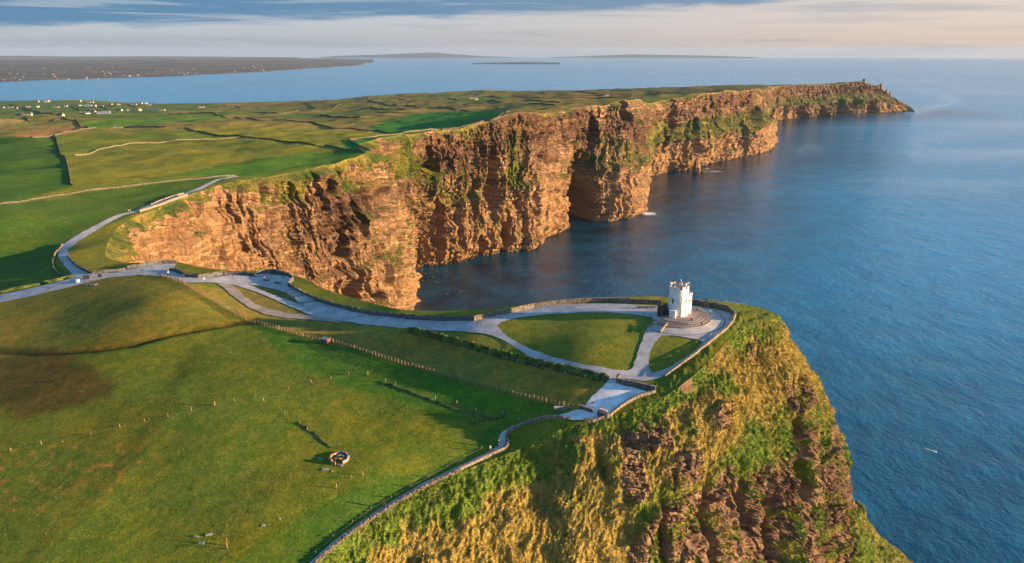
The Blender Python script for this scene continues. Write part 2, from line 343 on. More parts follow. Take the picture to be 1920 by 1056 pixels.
def cliff_material(name, near):
    """bedded sandstone and shale with turf on the ledges; 'turf' is a vertex attribute, the rest is computed"""
    m, t, b = new_mat(name); geo = t.node('ShaderNodeNewGeometry'); p = geo.outputs['Position']
    turf = t.node('ShaderNodeAttribute', attribute_name='turf').outputs['Fac']
    tone = t.node('ShaderNodeAttribute', attribute_name='tone').outputs['Fac']
    k = 1.0 if near else 0.35
    warp = t.noise(t.scale(p, (1, 1, 0.4)), 0.06 * k * 2, 4, 0.6)
    sp = t.node('ShaderNodeSeparateXYZ', inp={0: p})
    zz = t.math('ADD', sp.outputs[2], t.math('MULTIPLY', warp, 9.0 if near else 16.0))
    band = t.noise(t.node('ShaderNodeCombineXYZ', inp={0: t.math('MULTIPLY', sp.outputs[0], 0.01), 1: t.math('MULTIPLY', sp.outputs[1], 0.01), 2: zz}).outputs[0], 0.55 * k, 5, 0.7)
    vert = t.noise(t.scale(p, (1, 1, 0.12)), 0.9 * k, 6, 0.7); fineb = t.noise(t.node('ShaderNodeCombineXYZ', inp={0: t.math('MULTIPLY', sp.outputs[0], 0.03), 1: t.math('MULTIPLY', sp.outputs[1], 0.03), 2: zz}).outputs[0], 1.5 * k, 4, 0.6)
    blot = t.noise(p, 0.12 * k, 6, 0.7)
    c = t.mix(t.mapr(band, 0.36, 0.62), (0.13, 0.078, 0.046), (0.31, 0.19, 0.10))
    c = t.mix(t.math('MULTIPLY', t.mapr(vert, 0.36, 0.56, 1, 0), 0.75 if near else .6), c, (0.045, 0.028, 0.024))
    c = t.mix(t.math('MULTIPLY', t.mapr(blot, 0.5, 0.68), 0.5), c, (0.115, 0.072, 0.048))
    c = t.mix(t.math('MULTIPLY', t.mapr(fineb, 0.54, 0.62), 0.75), c, (0.46, 0.31, 0.16)); c = t.mix(t.math('MULTIPLY', t.mapr(fineb, 0.45, 0.37), 0.75), c, (0.06, 0.036, 0.026))
    belt = t.node('ShaderNodeAttribute', attribute_name='belt').outputs['Fac']; c = t.mix(belt, c, t.mix(1.0, c, (.36, .30, .34), 'MULTIPLY'))
    c = t.mix(tone, c, t.mix(0.5, c, (0.42, 0.285, 0.15) if near else (0.46, 0.27, 0.11)))
    c = t.mix(t.math('MULTIPLY', t.mapr(t.noise(p, 0.5 * k, 5, 0.75), 0.6, 0.7), 0.35 if near else 0.25), c, (0.34, 0.235, 0.15))
    g1 = t.noise(p, 0.09 if near else 0.03, 5, 0.6); g2 = t.noise(p, 0.8 if near else 0.3, 5, 0.75)
    dry = t.math('ADD', t.node('ShaderNodeAttribute', attribute_name='dry').outputs['Fac'], t.math('MULTIPLY', t.math('SUBTRACT', g1, 0.5), 1.8))
    gc = t.mix(t.mapr(dry, 0.2, 0.8), (0.14, 0.205, 0.03) if near else (0.055, 0.085, 0.014), (0.33, 0.24, 0.07) if near else (0.24, 0.19, 0.04))
    gc = t.mix(t.mapr(g2, 0.35, 0.7), t.mix(1.0, gc, (0.55, 0.66, 0.6), 'MULTIPLY'), t.mix(1.0, gc, (1.35, 1.25, 1.1), 'MULTIPLY'))
    edge = t.math('ADD', turf, t.math('MULTIPLY', t.math('SUBTRACT', t.noise(p, 0.45 * k, 6, 0.7), 0.5), 1.3 if near else 2.6))
    f = t.mapr(edge, 0.42, 0.58)
    c = t.mix(f, c, gc)
    wet = t.mapr(t.math('ADD', sp.outputs[2], t.math('MULTIPLY', blot, 6.0)), 3.0, 8.0, 1, 0)
    c = t.mix(t.math('MULTIPLY', wet, 0.75), c, (0.035, 0.03, 0.028))
    t.l.new(c, b.inputs['Base Color']); b.inputs['Roughness'].default_value = 0.9; b.inputs['Specular IOR Level'].default_value = 0.2
    hr = t.math('ADD', t.math('MULTIPLY', t.noise(t.scale(p, (1, 1, 2.6)), 0.9 * k, 6, 0.7), 1.0), t.math('MULTIPLY', vert, 0.7))
    hg = t.math('ADD', t.noise(t.scale(p, (1, 1, .45)), 1.3 * (1 if near else .3), 5, 0.75), 0.0)
    hh = t.node('ShaderNodeMix', data_type='FLOAT', inp={0: f, 2: hr, 3: hg}).outputs[0]
    t.l.new(t.node('ShaderNodeBump', inp={'Strength': 0.9, 'Distance': 1.1 if near else 3.2, 'Height': hh}).outputs[0], b.inputs['Normal'])
    return m
M_CLIFF = cliff_material('cliff_near', True); M_WALLROCK = cliff_material('cliff_far', False)

# ------------------------------------------------------------------ land
FIELDS = [  # outline in the photograph, colour of the sward
    ([(-300, 215), (-300, 180), (410, 195), (300, 214)], (0.055, 0.095, 0.035)),
    ([(-300, 232), (-300, 214), (60, 225), (0, 238)], (0.30, 0.19, 0.10)),
    ([(-200, 262), (0, 254), (60, 246), (95, 238), (150, 236), (168, 246), (110, 254), (40, 262)], (0.20, 0.12, 0.06)),
    ([(150, 228), (260, 220), (400, 218), (430, 224), (300, 232), (165, 244)], (0.06, 0.13, 0.02)),
    ([(170, 245), (300, 233), (430, 224), (640, 240), (740, 252), (660, 262), (345, 243), (240, 241)], (0.15, 0.125, 0.045)),
    ([(110, 256), (345, 243), (450, 257), (340, 266), (240, 273), (150, 290), (119, 292)], (0.085, 0.115, 0.02)),
    ([(345, 243), (500, 238), (740, 252), (668, 262), (655, 268), (690, 283), (590, 277), (450, 257)], (0.125, 0.13, 0.02)),
    ([(-300, 600), (-300, 262), (105, 256), (119, 292), (136, 350), (0, 386), (0, 560)], (0.03, 0.075, 0.013)),
    ([(122, 295), (240, 274), (340, 266), (450, 258), (590, 277), (640, 282), (500, 296), (380, 318), (300, 330), (140, 352)], (0.105, 0.115, 0.02)),
    ([(300, 332), (380, 318), (500, 296), (640, 282), (695, 288), (640, 303), (470, 333), (440, 328)], (0.04, 0.095, 0.015)),
    ([(0, 387), (300, 343), (440, 330), (445, 336), (300, 380), (124, 455), (100, 490), (135, 518), (0, 553)], (0.04, 0.08, 0.015)),
    ([(640, 280), (690, 283), (740, 252), (860, 238), (930, 222), (940, 211), (900, 207), (780, 212), (690, 240), (740, 252), (650, 264)], (0.02, 0.105, 0.02)),
    ([(128, 478), (124, 460), (185, 430), (300, 382), (450, 328), (475, 334), (400, 350), (300, 390), (215, 440), (198, 480), (240, 497), (170, 514)], (0.115, 0.115, 0.022)),
    ([(0, 566), (150, 530), (260, 515), (310, 517), (400, 566), (475, 604), (300, 630), (180, 655), (0, 661)], (0.105, 0.098, 0.022)),
    ([(-300, 1200), (-300, 661), (0, 662), (180, 657), (300, 632), (475, 606), (610, 641), (800, 697), (1080, 772), (960, 795), (880, 850), (560, 1090)], (0.07, 0.098, 0.018)),
    ([(475, 606), (610, 641), (800, 697), (1080, 772), (960, 795), (800, 770), (640, 720), (540, 680)], (0.045, 0.10, 0.017)),
    ([(340, 527), (440, 548), (540, 588), (700, 612), (880, 650), (1140, 717), (1130, 728), (1095, 768), (1070, 764), (800, 693), (610, 638), (475, 603), (400, 563)], (0.14, 0.12, 0.038)),
    ([(560, 590), (720, 613), (800, 619), (915, 628), (950, 641), (990, 669), (1140, 714), (1000, 683), (880, 650), (830, 636), (770, 624)], (0.115, 0.125, 0.032)),
    ([(930, 610), (960, 598), (1080, 586), (1150, 586), (1230, 592), (1230, 630), (1320, 640), (1290, 670), (1220, 705), (1100, 688), (985, 652)], (0.095, 0.115, 0.026)),
    ([(440, 535), (600, 540), (620, 600), (520, 590), (460, 560)], (0.105, 0.095, 0.035)),
    ([(548, 526), (600, 540), (750, 577), (900, 577), (1060, 560), (1240, 555), (1240, 572), (1060, 571), (890, 604), (700, 592), (560, 550)], (0.105, 0.12, 0.022)),
    ([(1010, 782), (955, 812), (935, 838), (860, 878), (700, 962), (590, 1052), (560, 1090), (380, 1090), (500, 1010), (640, 925), (850, 862), (930, 795)], (0.045, 0.09, 0.017)),
]
VERGE = [(1385, 583), (1450, 585), (1452, 600), (1400, 640), (1300, 710), (1230, 800), (1100, 830), (970, 860), (860, 930), (700, 1000), (600, 1080), (590, 1062), (700, 972), (865, 886), (955, 846), (955, 820), (1000, 797), (1094, 799), (1148, 786), (1192, 757), (1232, 742), (1218, 725), (1250, 713), (1305, 670), (1338, 645), (1368, 620), (1384, 600)]
def land():
    na, nr = 760, 720
    th = np.linspace(R(-47), R(36), na); rr = np.exp(np.linspace(math.log(66), math.log(6600), nr))
    T, Q = np.meshgrid(th, rr, indexing='ij'); X = Q * np.sin(T); Y = Q * np.cos(T)
    inside = inpoly(X, Y, COAST)
    need = inside.copy()
    for ax, s in ((0, 1), (0, -1), (1, 1), (1, -1)): need |= np.roll(inside, s, ax)
    n2 = need.copy()
    for ax, s in ((0, 1), (0, -1), (1, 1), (1, -1)): n2 |= np.roll(need, s, ax)
    rim = n2 & ~inside
    d, bx, by, _ = near_line(X[rim], Y[rim], COAST, closed=True)
    X[rim] = bx; Y[rim] = by
    Z = np.zeros_like(X); m = n2; Z[m] = H(X[m], Y[m])
    # small tussock relief away from the paths, fading with distance
    fm = (inside[:-1, :-1].astype(int) + inside[1:, :-1] + inside[:-1, 1:] + inside[1:, 1:]) > 0
    F = grid_faces(na, nr, fm, flip=True)
    used = np.zeros(na * nr, bool); used[F.ravel()] = True; idx = np.cumsum(used) - 1
    P = np.stack([X, Y, Z], -1).reshape(-1, 3)[used]; F = idx[F]
    de = near_line(P[:, 0], P[:, 1], EDGE_NEAR[:, :2])[0]; vg = sstep(12, 4, de) * (project(P)[1] > 560)
    verge = inpoly(*project(P), VERGE)
    P[:, 2] += np.where(verge, (np.abs(perlin(P[:, 0] / 1.5, P[:, 1] / 1.5, 3)) * .5 + perlin(P[:, 0] / 4, P[:, 1] / 4, 1) * .2) * sstep(0, 2.0, de), 0)
    u, v = project(P); un = u + perlin(P[:, 0] / 9, P[:, 1] / 9) * 5; vn = v + perlin(P[:, 0] / 9, P[:, 1] / 9, 4.4) * 3
    x, y, z = P.T; r = np.hypot(x, y)
    # far moor: a quilt of small strips
    cell = perlin(np.floor((x * .8 + y * .25) / 210 + 40) * 7.3 + .5, np.floor((y - x * .3) / 150 + 40) * 3.1 + .5, .37) * 2.2
    c = np.where(cell[:, None] < -0.45, (0.11, 0.095, 0.045), np.where(cell[:, None] < 0.1, (0.10, 0.10, 0.035), np.where(cell[:, None] < .5, (0.06, 0.11, 0.025), (0.15, 0.12, 0.05))))
    c = np.where((r < 1000)[:, None], (0.08, 0.10, 0.02), c)
    coastfar = sstep(1500, 2400, r)[:, None] * (x > 0)[:, None]
    c = c * (1 - coastfar * .6) + np.array((0.085, 0.065, 0.035)) * coastfar * .6
    for poly, k in FIELDS:
        mk = inpoly(un, vn, poly); c[mk] = k
    e_ = ((un - 60) / 165) ** 2 + ((vn - 720) / 62) ** 2 + .5 * fbm(x / 12, y / 16, 2.2, 3); kb = (sstep(1.25, .55, e_) * .8)[:, None] * (r < 420)[:, None]
    c = c * (1 - kb) + np.array((0.05, 0.036, 0.016)) * kb
    big = fbm(x / 46, y / 46, 1.1, 4)[:, None]; near = (r < 420)[:, None]
    c = np.where(near, c * (1 + 0.22 * np.clip(big, -1, 1)) + np.array((0.02, 0.006, 0.0)) * np.clip(fbm(x / 22, y / 30, 5.5, 3), 0, 1)[:, None] * near, c)
    # rusty sedge at the lower left
    red = sstep(0.15, 0.8, fbm(x / 2.2, y / 3, 9.9, 4)) * sstep(90, 20, np.abs(v - (905 - u * .16))) * sstep(360, 200, u) * near[:, 0]
    c = c * (1 - .7 * red[:, None]) + np.array((0.26, 0.11, 0.045)) * .7 * red[:, None]
    # dark track running up the near field
    tr = near_line(u, v, [(40, 1056), (130, 960), (220, 870), (300, 760), (370, 660)])[0]
    c = c * (1 - .32 * np.exp(-(tr / 14) ** 2)[:, None] * near)
    tr = near_line(u, v, [(60, 1056), (150, 970), (250, 860), (330, 750)])[0]
    c = c * (1 + .25 * np.exp(-((tr - 22) / 12) ** 2)[:, None] * near)
    dd = near_line(x, y, DITCH)[0]; kk = (np.exp(-(dd / 1.6) ** 2) * (1.0 + .5 * perlin(x / 4, y / 4, 2)))[:, None].clip(0, 1)
    c = c * (1 - kk * .85) + np.array((0.03, 0.022, 0.010)) * kk * .85
    c = np.clip(c * 2.05 * np.array((1.02, 0.98, 0.68)), 0.004, 0.6)
    me = mesh_from('land', P, F, M_GRASS, True); attr(me, 'albedo', c, 'COLOR')
    return add('grass_land', me, kind='structure')
land()

# ------------------------------------------------------------------ rushes and rough tufts standing in the pasture
def rushes():
    rg = np.random.default_rng(21); n = 420000; th = rg.uniform(R(-43), R(16), n); r = 95 * np.exp(rg.random(n) * math.log(340 / 95)); x, y = r * np.sin(th), r * np.cos(th)
    fld = base_h(x, y) * 0; u, v = project(np.column_stack([x, y, base_h(x, y)])); ok = (u > -60) & (v < 1100)
    m_ = np.zeros(n, bool)
    for poly in (FIELDS[13][0], FIELDS[14][0], FIELDS[16][0], FIELDS[12][0]): m_ |= inpoly(u, v, poly)
    k = fbm(x / 3.5, y / 3.5, 4.2, 3) + .5 * fbm(x / 25, y / 25, 1.2, 2); ok &= m_ & (k + rg.normal(size=n) * .25 > .38) & ~inpoly(u, v, FIELDS[-1][0]) & (rg.random(n) < np.clip(r / 260, .25, 1))
    x, y = x[ok], y[ok]; n = len(x); z = H(x, y); b_ = np.column_stack([x, y, z]); h = rg.uniform(.05, .18, n)[:, None]; a = rg.uniform(0, math.pi, n); sd = np.column_stack([np.cos(a), np.sin(a), 0 * a]) * rg.uniform(.04, .13, n)[:, None]
    tip = b_ + np.column_stack([rg.normal(size=n) * .12, rg.normal(size=n) * .12, np.ones(n)]) * h; V = np.stack([b_ - sd, b_ + sd, tip], 1)
    add('rushes', mesh_from('rushes', V, np.arange(n * 3).reshape(-1, 3), simple('rush_blade', (0.11, 0.12, 0.03), .9, .5, 0.4)), kind='stuff'); print('rushes', n)
rushes()

# ------------------------------------------------------------------ cliffs
def normals_of(P):
    a = np.gradient(P, axis=0); b = np.gradient(P, axis=1); n = np.cross(a, b); return n / (np.linalg.norm(n, axis=-1, keepdims=True) + 1e-9)
def cliff_mesh(name, P, turf, tone, mat, flip=False, smooth=False, dry=None, belt=None):
    nr, nc = P.shape[:2]; me = mesh_from(name, P, grid_faces(nr, nc, flip=flip), mat, smooth)
    attr(me, 'turf', turf); attr(me, 'tone', tone); attr(me, 'belt', belt if belt is not None else np.zeros(P.shape[:2])); attr(me, 'dry', dry if dry is not None else np.full(P.shape[:2], .45))
    return add(name, me, kind='structure')

def near_headland():
    ns, nt = 1050, 460
    C = NEAR.copy()
    C[:, 0, 2] = H(C[:, 0, 0], C[:, 0, 1])
    # columns spread by length along the edge, rows by length down the face
    wcol = np.linalg.norm(np.diff(C[:, 2], axis=0), axis=1); wcol = np.concatenate([[0], np.cumsum(np.maximum(wcol, 6))])
    Tc = np.interp(np.linspace(0, wcol[-1], ns), wcol, np.arange(len(C)))
    A = catmull(C, T=Tc)
    tr = np.array([0, 7, 19, 38, 62, 98, 140, 190.]); q = np.linspace(0, 1, nt) ** 1.25 * 190
    Tr = np.interp(q, tr, np.arange(8)); P = np.swapaxes(catmull(np.swapaxes(A, 0, 1), T=Tr), 0, 1)
    N = -normals_of(P)
    if (N[ns // 3, 50] @ np.array([.4, -.8, .2])) < 0: N = -N
    x, y, z = P[..., 0], P[..., 1], P[..., 2]
    seg = np.linalg.norm(np.diff(P[:, 60], axis=0), axis=1); s = np.concatenate([[0], np.cumsum(seg)])[:, None] + 0 * x
    down = np.concatenate([np.zeros((ns, 1)), np.cumsum(np.linalg.norm(np.diff(P, axis=1), axis=2), axis=1)], 1)
    fade = sstep(0, 9, down)
    # macro shape: gullies and spurs that run down the slope
    sl_ = s + 9 * perlin(s / 30, down / 40, 2.2)
    g1_ = fbm(sl_ / 17, down / 75, 1.7, 3); mac = g1_ * 1.35 + fbm(x / 24, y / 24, z / 20, 3) * 2.3
    u, v = project(P)
    # rock share: lower and to the right, broken by turf spurs
    u_r = u + 60 * perlin(x / 14, y / 14, z / 14); v_r = v + 45 * perlin(x / 11 + 7, y / 11, z / 13)
    rl = np.interp(u_r, [560, 1000, 1110, 1160, 1230, 1300, 1380, 1450, 1500, 1560, 1600], [1500, 1420, 1230, 1050, 955, 915, 880, 835, 785, 785, 820])
    rock = sstep(-22, 40, v_r - rl)
    rock *= sstep(0.85, 0.35, fbm(x / 9, y / 9, z / 8, 4) * .9 + .25 * sstep(980, 1040, v) * 0)
    spur = sstep(1588, 1600, u + (v - 1000) * .02) * sstep(960, 985, v); rock *= 1 - spur
    # bare scars high on the slope
    for cu, cv, ru, rv in ((1228, 812, 30, 34), (1190, 905, 28, 40), (1410, 668, 9, 22), (1495, 745, 26, 38), (1285, 880, 34, 40), (1180, 840, 18, 30), (1290, 725, 14, 14), (1350, 780, 20, 26)):
        e = ((u - cu) / ru) ** 2 + ((v - cv) / rv) ** 2; rock = np.maximum(rock, sstep(1.5, .6, e + .9 * perlin(x / 4, y / 4, z / 4)) * .9)
    turf = 1 - rock
    # grassy slope: combed tussocks hanging downhill, lobed overlapping clumps
    ws = s + 1.3 * perlin(s / 5, down / 6, 8.1) + 0.45 * down
    t1 = 1 - np.abs(perlin(ws / 2.1, down / 2.9, 3.3)) * 2.0
    t2 = perlin(ws / .9, down / 1.3, 5.1); t3 = perlin(s / 0.62 + .2 * down, down / 1.5, 6.6)
    tus = t1 * 0.42 + t2 * 0.42 + t3 * 0.26 + fbm(x / 5, y / 5, z / 5, 3) * 1.1
    # rock: beds that stand proud, joints, blocks, deep cracks
    zb = z + 2.2 * perlin(x / 25, y / 25, z / 30) + .06 * x
    beds = 0
    for p_, a_ in ((5.3, .95), (2.1, .5), (0.95, .28)):
        k_ = zb / p_; fr = k_ - np.floor(k_); hsh = perlin(np.floor(k_) * 3.7 + .5, s / 13, .5)
        beds = beds + a_ * (hsh * 2.2 + (sstep(0, .18, fr) - sstep(.8, 1, fr)) * .7)
    blk = 0
    for p_, a_ in ((4.2, .9), (1.8, .55)):
        k_ = (s + 1.2 * perlin(s / 6, zb / 6, 1)) / p_; hh = perlin(np.floor(k_) * 5.1 + .5, np.floor(zb / (p_ * 1.3) + .3 * np.floor(k_)) * 2.7 + .5, .3); blk = blk + a_ * hh * 1.6
    crack = ridged(s / 9, z / 55, 4.4, 3); crack = -2.6 * sstep(1.35, 1.72, crack)
    butt = fbm(s / 12, z / 90, 8.8, 3) * 3.4 * sstep(20, 45, down)
    rk = beds * 1.05 + blk * .95 + crack + butt + fbm(x / 3.0, y / 3.0, z / 1.6, 5, .62) * .85
    disp = mac * fade + tus * turf * (0.35 + .65 * fade) + rk * rock * fade
    # the dark gully below the shoulder and smaller clefts
    for cu, cv, ru, rv, dp, sk in ((1502, 850, 13, 120, 9, .02), (1330, 985, 9, 90, 5, 0), (1395, 940, 7, 60, 4, 0), (1240, 1000, 9, 70, 4.5, 0), (1130, 870, 10, 40, 3.5, .35), (1440, 1000, 12, 70, 4.5, 0), (1545, 960, 7, 70, 4, 0)):
        e = ((u - cu - sk * (v - cv)) / ru) ** 2 + ((v - cv) / rv) ** 2; disp = disp - dp * np.exp(-e * 1.2) * fade
    P = P + N * disp[..., None]
    P[..., 2] -= .12 * (1 - fade) * 0
    N2 = normals_of(P); N2 = N2 * np.sign((N2 * N).sum(-1, keepdims=True))
    ledge = sstep(.30, .62, N2[..., 2] + .12 * perlin(x / 3, y / 3, z / 3)); patch = fbm(x / 10 + 3, y / 10, z / 9, 4)
    turf = np.clip(turf + ledge * sstep(-.25, .25, patch) * .9 + sstep(.28, .5, patch) * .75, 0, 1)
    global NEAR_SURF
    dry = np.clip(sstep(-2, 15, down + 9 * fbm(x / 9, y / 9, z / 9, 3)) * (.80 + .2 * sstep(.2, -.3, g1_)) - .55 * sstep(1120, 1250, u) * sstep(13, 26, down) + .3 * sstep(1250, 1330, u) * sstep(820, 700, v), 0, 1)
    NEAR_SURF = (P.copy(), N2, turf.copy(), dry.copy())
    # an inner lip tucked just under the turf
    lip = P[:, :1].copy(); nin = N[:, :1].copy(); nin[..., 2] = 0; lip -= nin * 3.0; lip[..., 2] -= 1.2
    P = np.concatenate([lip, P], 1); turf = np.concatenate([turf[:, :1], turf], 1); dry = np.concatenate([dry[:, :1], dry], 1); belt = .15 + .75 * sstep(1330, 1500, project(P)[0] + 50 * perlin(P[..., 0] / 9, P[..., 1] / 9, P[..., 2] / 9)) * sstep(-.5, .3, fbm(P[..., 0] / 12, P[..., 1] / 12, P[..., 2] / 10, 3) + .2)
    tone = .3 + sstep(.1, .6, fbm(P[..., 0] / 14, P[..., 1] / 14, P[..., 2] / 9, 3)) * .35
    return cliff_mesh('near_cliff', P, turf, tone, M_CLIFF, flip=False, dry=dry, belt=belt)
near_headland()

def tall_grass():
    """drooping tussock blades over the seaward slope and the verge outside the walls, one mass"""
    P, N, turf, dry = NEAR_SURF; ns, nt = turf.shape; rg = np.random.default_rng(11)
    a = np.linalg.norm(np.cross(P[1:, :-1] - P[:-1, :-1], P[:-1, 1:] - P[:-1, :-1]), axis=-1) * (turf[:-1, :-1] > .55)
    u, v = project(P[:-1, :-1]); a *= (u > 560) & (u < 1720) & (v < 1090)
    p = (a / a.sum()).ravel(); n = 330000; k = rg.choice(len(p), n, p=p); i, j = k // (nt - 1), k % (nt - 1)
    base = P[i, j] + (P[i + 1, j] - P[i, j]) * rg.random((n, 1)) + (P[i, j + 1] - P[i, j]) * rg.random((n, 1)); nn = N[i, j]
    dn = P[i, j + 1] - P[i, j]; dn /= np.linalg.norm(dn, axis=1, keepdims=True) + 1e-9; clump = perlin(base[:, 0] / 1.6, base[:, 1] / 1.6, base[:, 2] / 1.6)
    ln = rg.uniform(.3, .8, n) * (1 + .6 * np.clip(clump, -.8, 1)); dirv = nn * .8 + dn * .55 + rg.normal(size=(n, 3)) * .42; dirv /= np.linalg.norm(dirv, axis=1, keepdims=True)
    sd = np.cross(dirv, rg.normal(size=(n, 3))); sd /= np.linalg.norm(sd, axis=1, keepdims=True) + 1e-9; wd = rg.uniform(.05, .12, n)[:, None]
    tip = base + dirv * ln[:, None] + dn * (ln * .25)[:, None]; V = np.stack([base - sd * wd - nn * .1, base + sd * wd - nn * .1, tip], 1)
    m, t, b = new_mat('tussock_grass'); q = t.node('ShaderNodeNewGeometry').outputs['Position']; g1 = t.noise(q, 0.09, 5, 0.6); g2 = t.noise(q, 1.1, 4, 0.7)
    dr = t.math('ADD', t.node('ShaderNodeAttribute', attribute_name='dry').outputs['Fac'], t.math('MULTIPLY', t.math('SUBTRACT', g1, 0.5), 1.8)); gc = t.mix(t.mapr(dr, 0.2, 0.8), (0.17, 0.25, 0.035), (0.50, 0.39, 0.10)); gc = t.mix(t.mapr(g2, 0.35, 0.7), t.mix(1.0, gc, (0.55, 0.66, 0.6), 'MULTIPLY'), t.mix(1.0, gc, (1.3, 1.2, 1.05), 'MULTIPLY'))
    t.l.new(gc, b.inputs['Base Color']); b.inputs['Roughness'].default_value = .8; b.inputs['Specular IOR Level'].default_value = .15
    me = mesh_from('tall_grass', V, np.arange(n * 3).reshape(-1, 3), m); attr(me, 'dry', np.repeat(dry[i, j], 3)); add('tall_grass', me, kind='stuff')
tall_grass()

def back_cliff():
    E = resample(EDGE_BACK[:, :2], 3.0); ns = len(E); E3 = np.column_stack([E, H(E[:, 0], E[:, 1])])
    tg = np.gradient(E, axis=0); tg /= np.linalg.norm(tg, axis=1, keepdims=True); n = np.stack([tg[:, 1], -tg[:, 0]], 1)
    k = 9; n = np.stack([np.convolve(np.pad(n[:, i], k, 'edge'), np.ones(2 * k + 1) / (2 * k + 1), 'valid') for i in (0, 1)], 1)
    c = E.mean(0)
    if inpoly(E[ns // 2, 0] + n[ns // 2, 0] * 6, E[ns // 2, 1] + n[ns // 2, 1] * 6, COAST): n = -n
    d = np.concatenate([[0, 1.5], np.linspace(4, 1, 50) ** 0 * np.linspace(4, 210, 50)]); P = np.zeros((ns, len(d) + 1, 3))
    off = np.interp(d, [0, 5, 12, 60, 210], [0, 4.5, 7, 11, 18])
    P[:, 0] = E3; P[:, 0, :2] -= n * 3; P[:, 0, 2] -= 1.2
    P[:, 1:, :2] = E[:, None] + n[:, None] * off[None, :, None]; P[:, 1:, 2] = E3[:, None, 2] - d
    dd = fbm(P[..., 0] / 14, P[..., 1] / 14, P[..., 2] / 14, 4) * 3 * np.interp(np.concatenate([[0], d]), [0, 5, 20], [.03, .25, 1])
    P[..., :2] += n[:, None] * dd[..., None]
    turf = np.ones(P.shape[:2]) * np.interp(np.concatenate([[0], d]), [0, 12, 25], [1, 1, .25])
    return cliff_mesh('cove_cliff', P, turf, turf * .3, M_CLIFF, flip=True)
back_cliff()

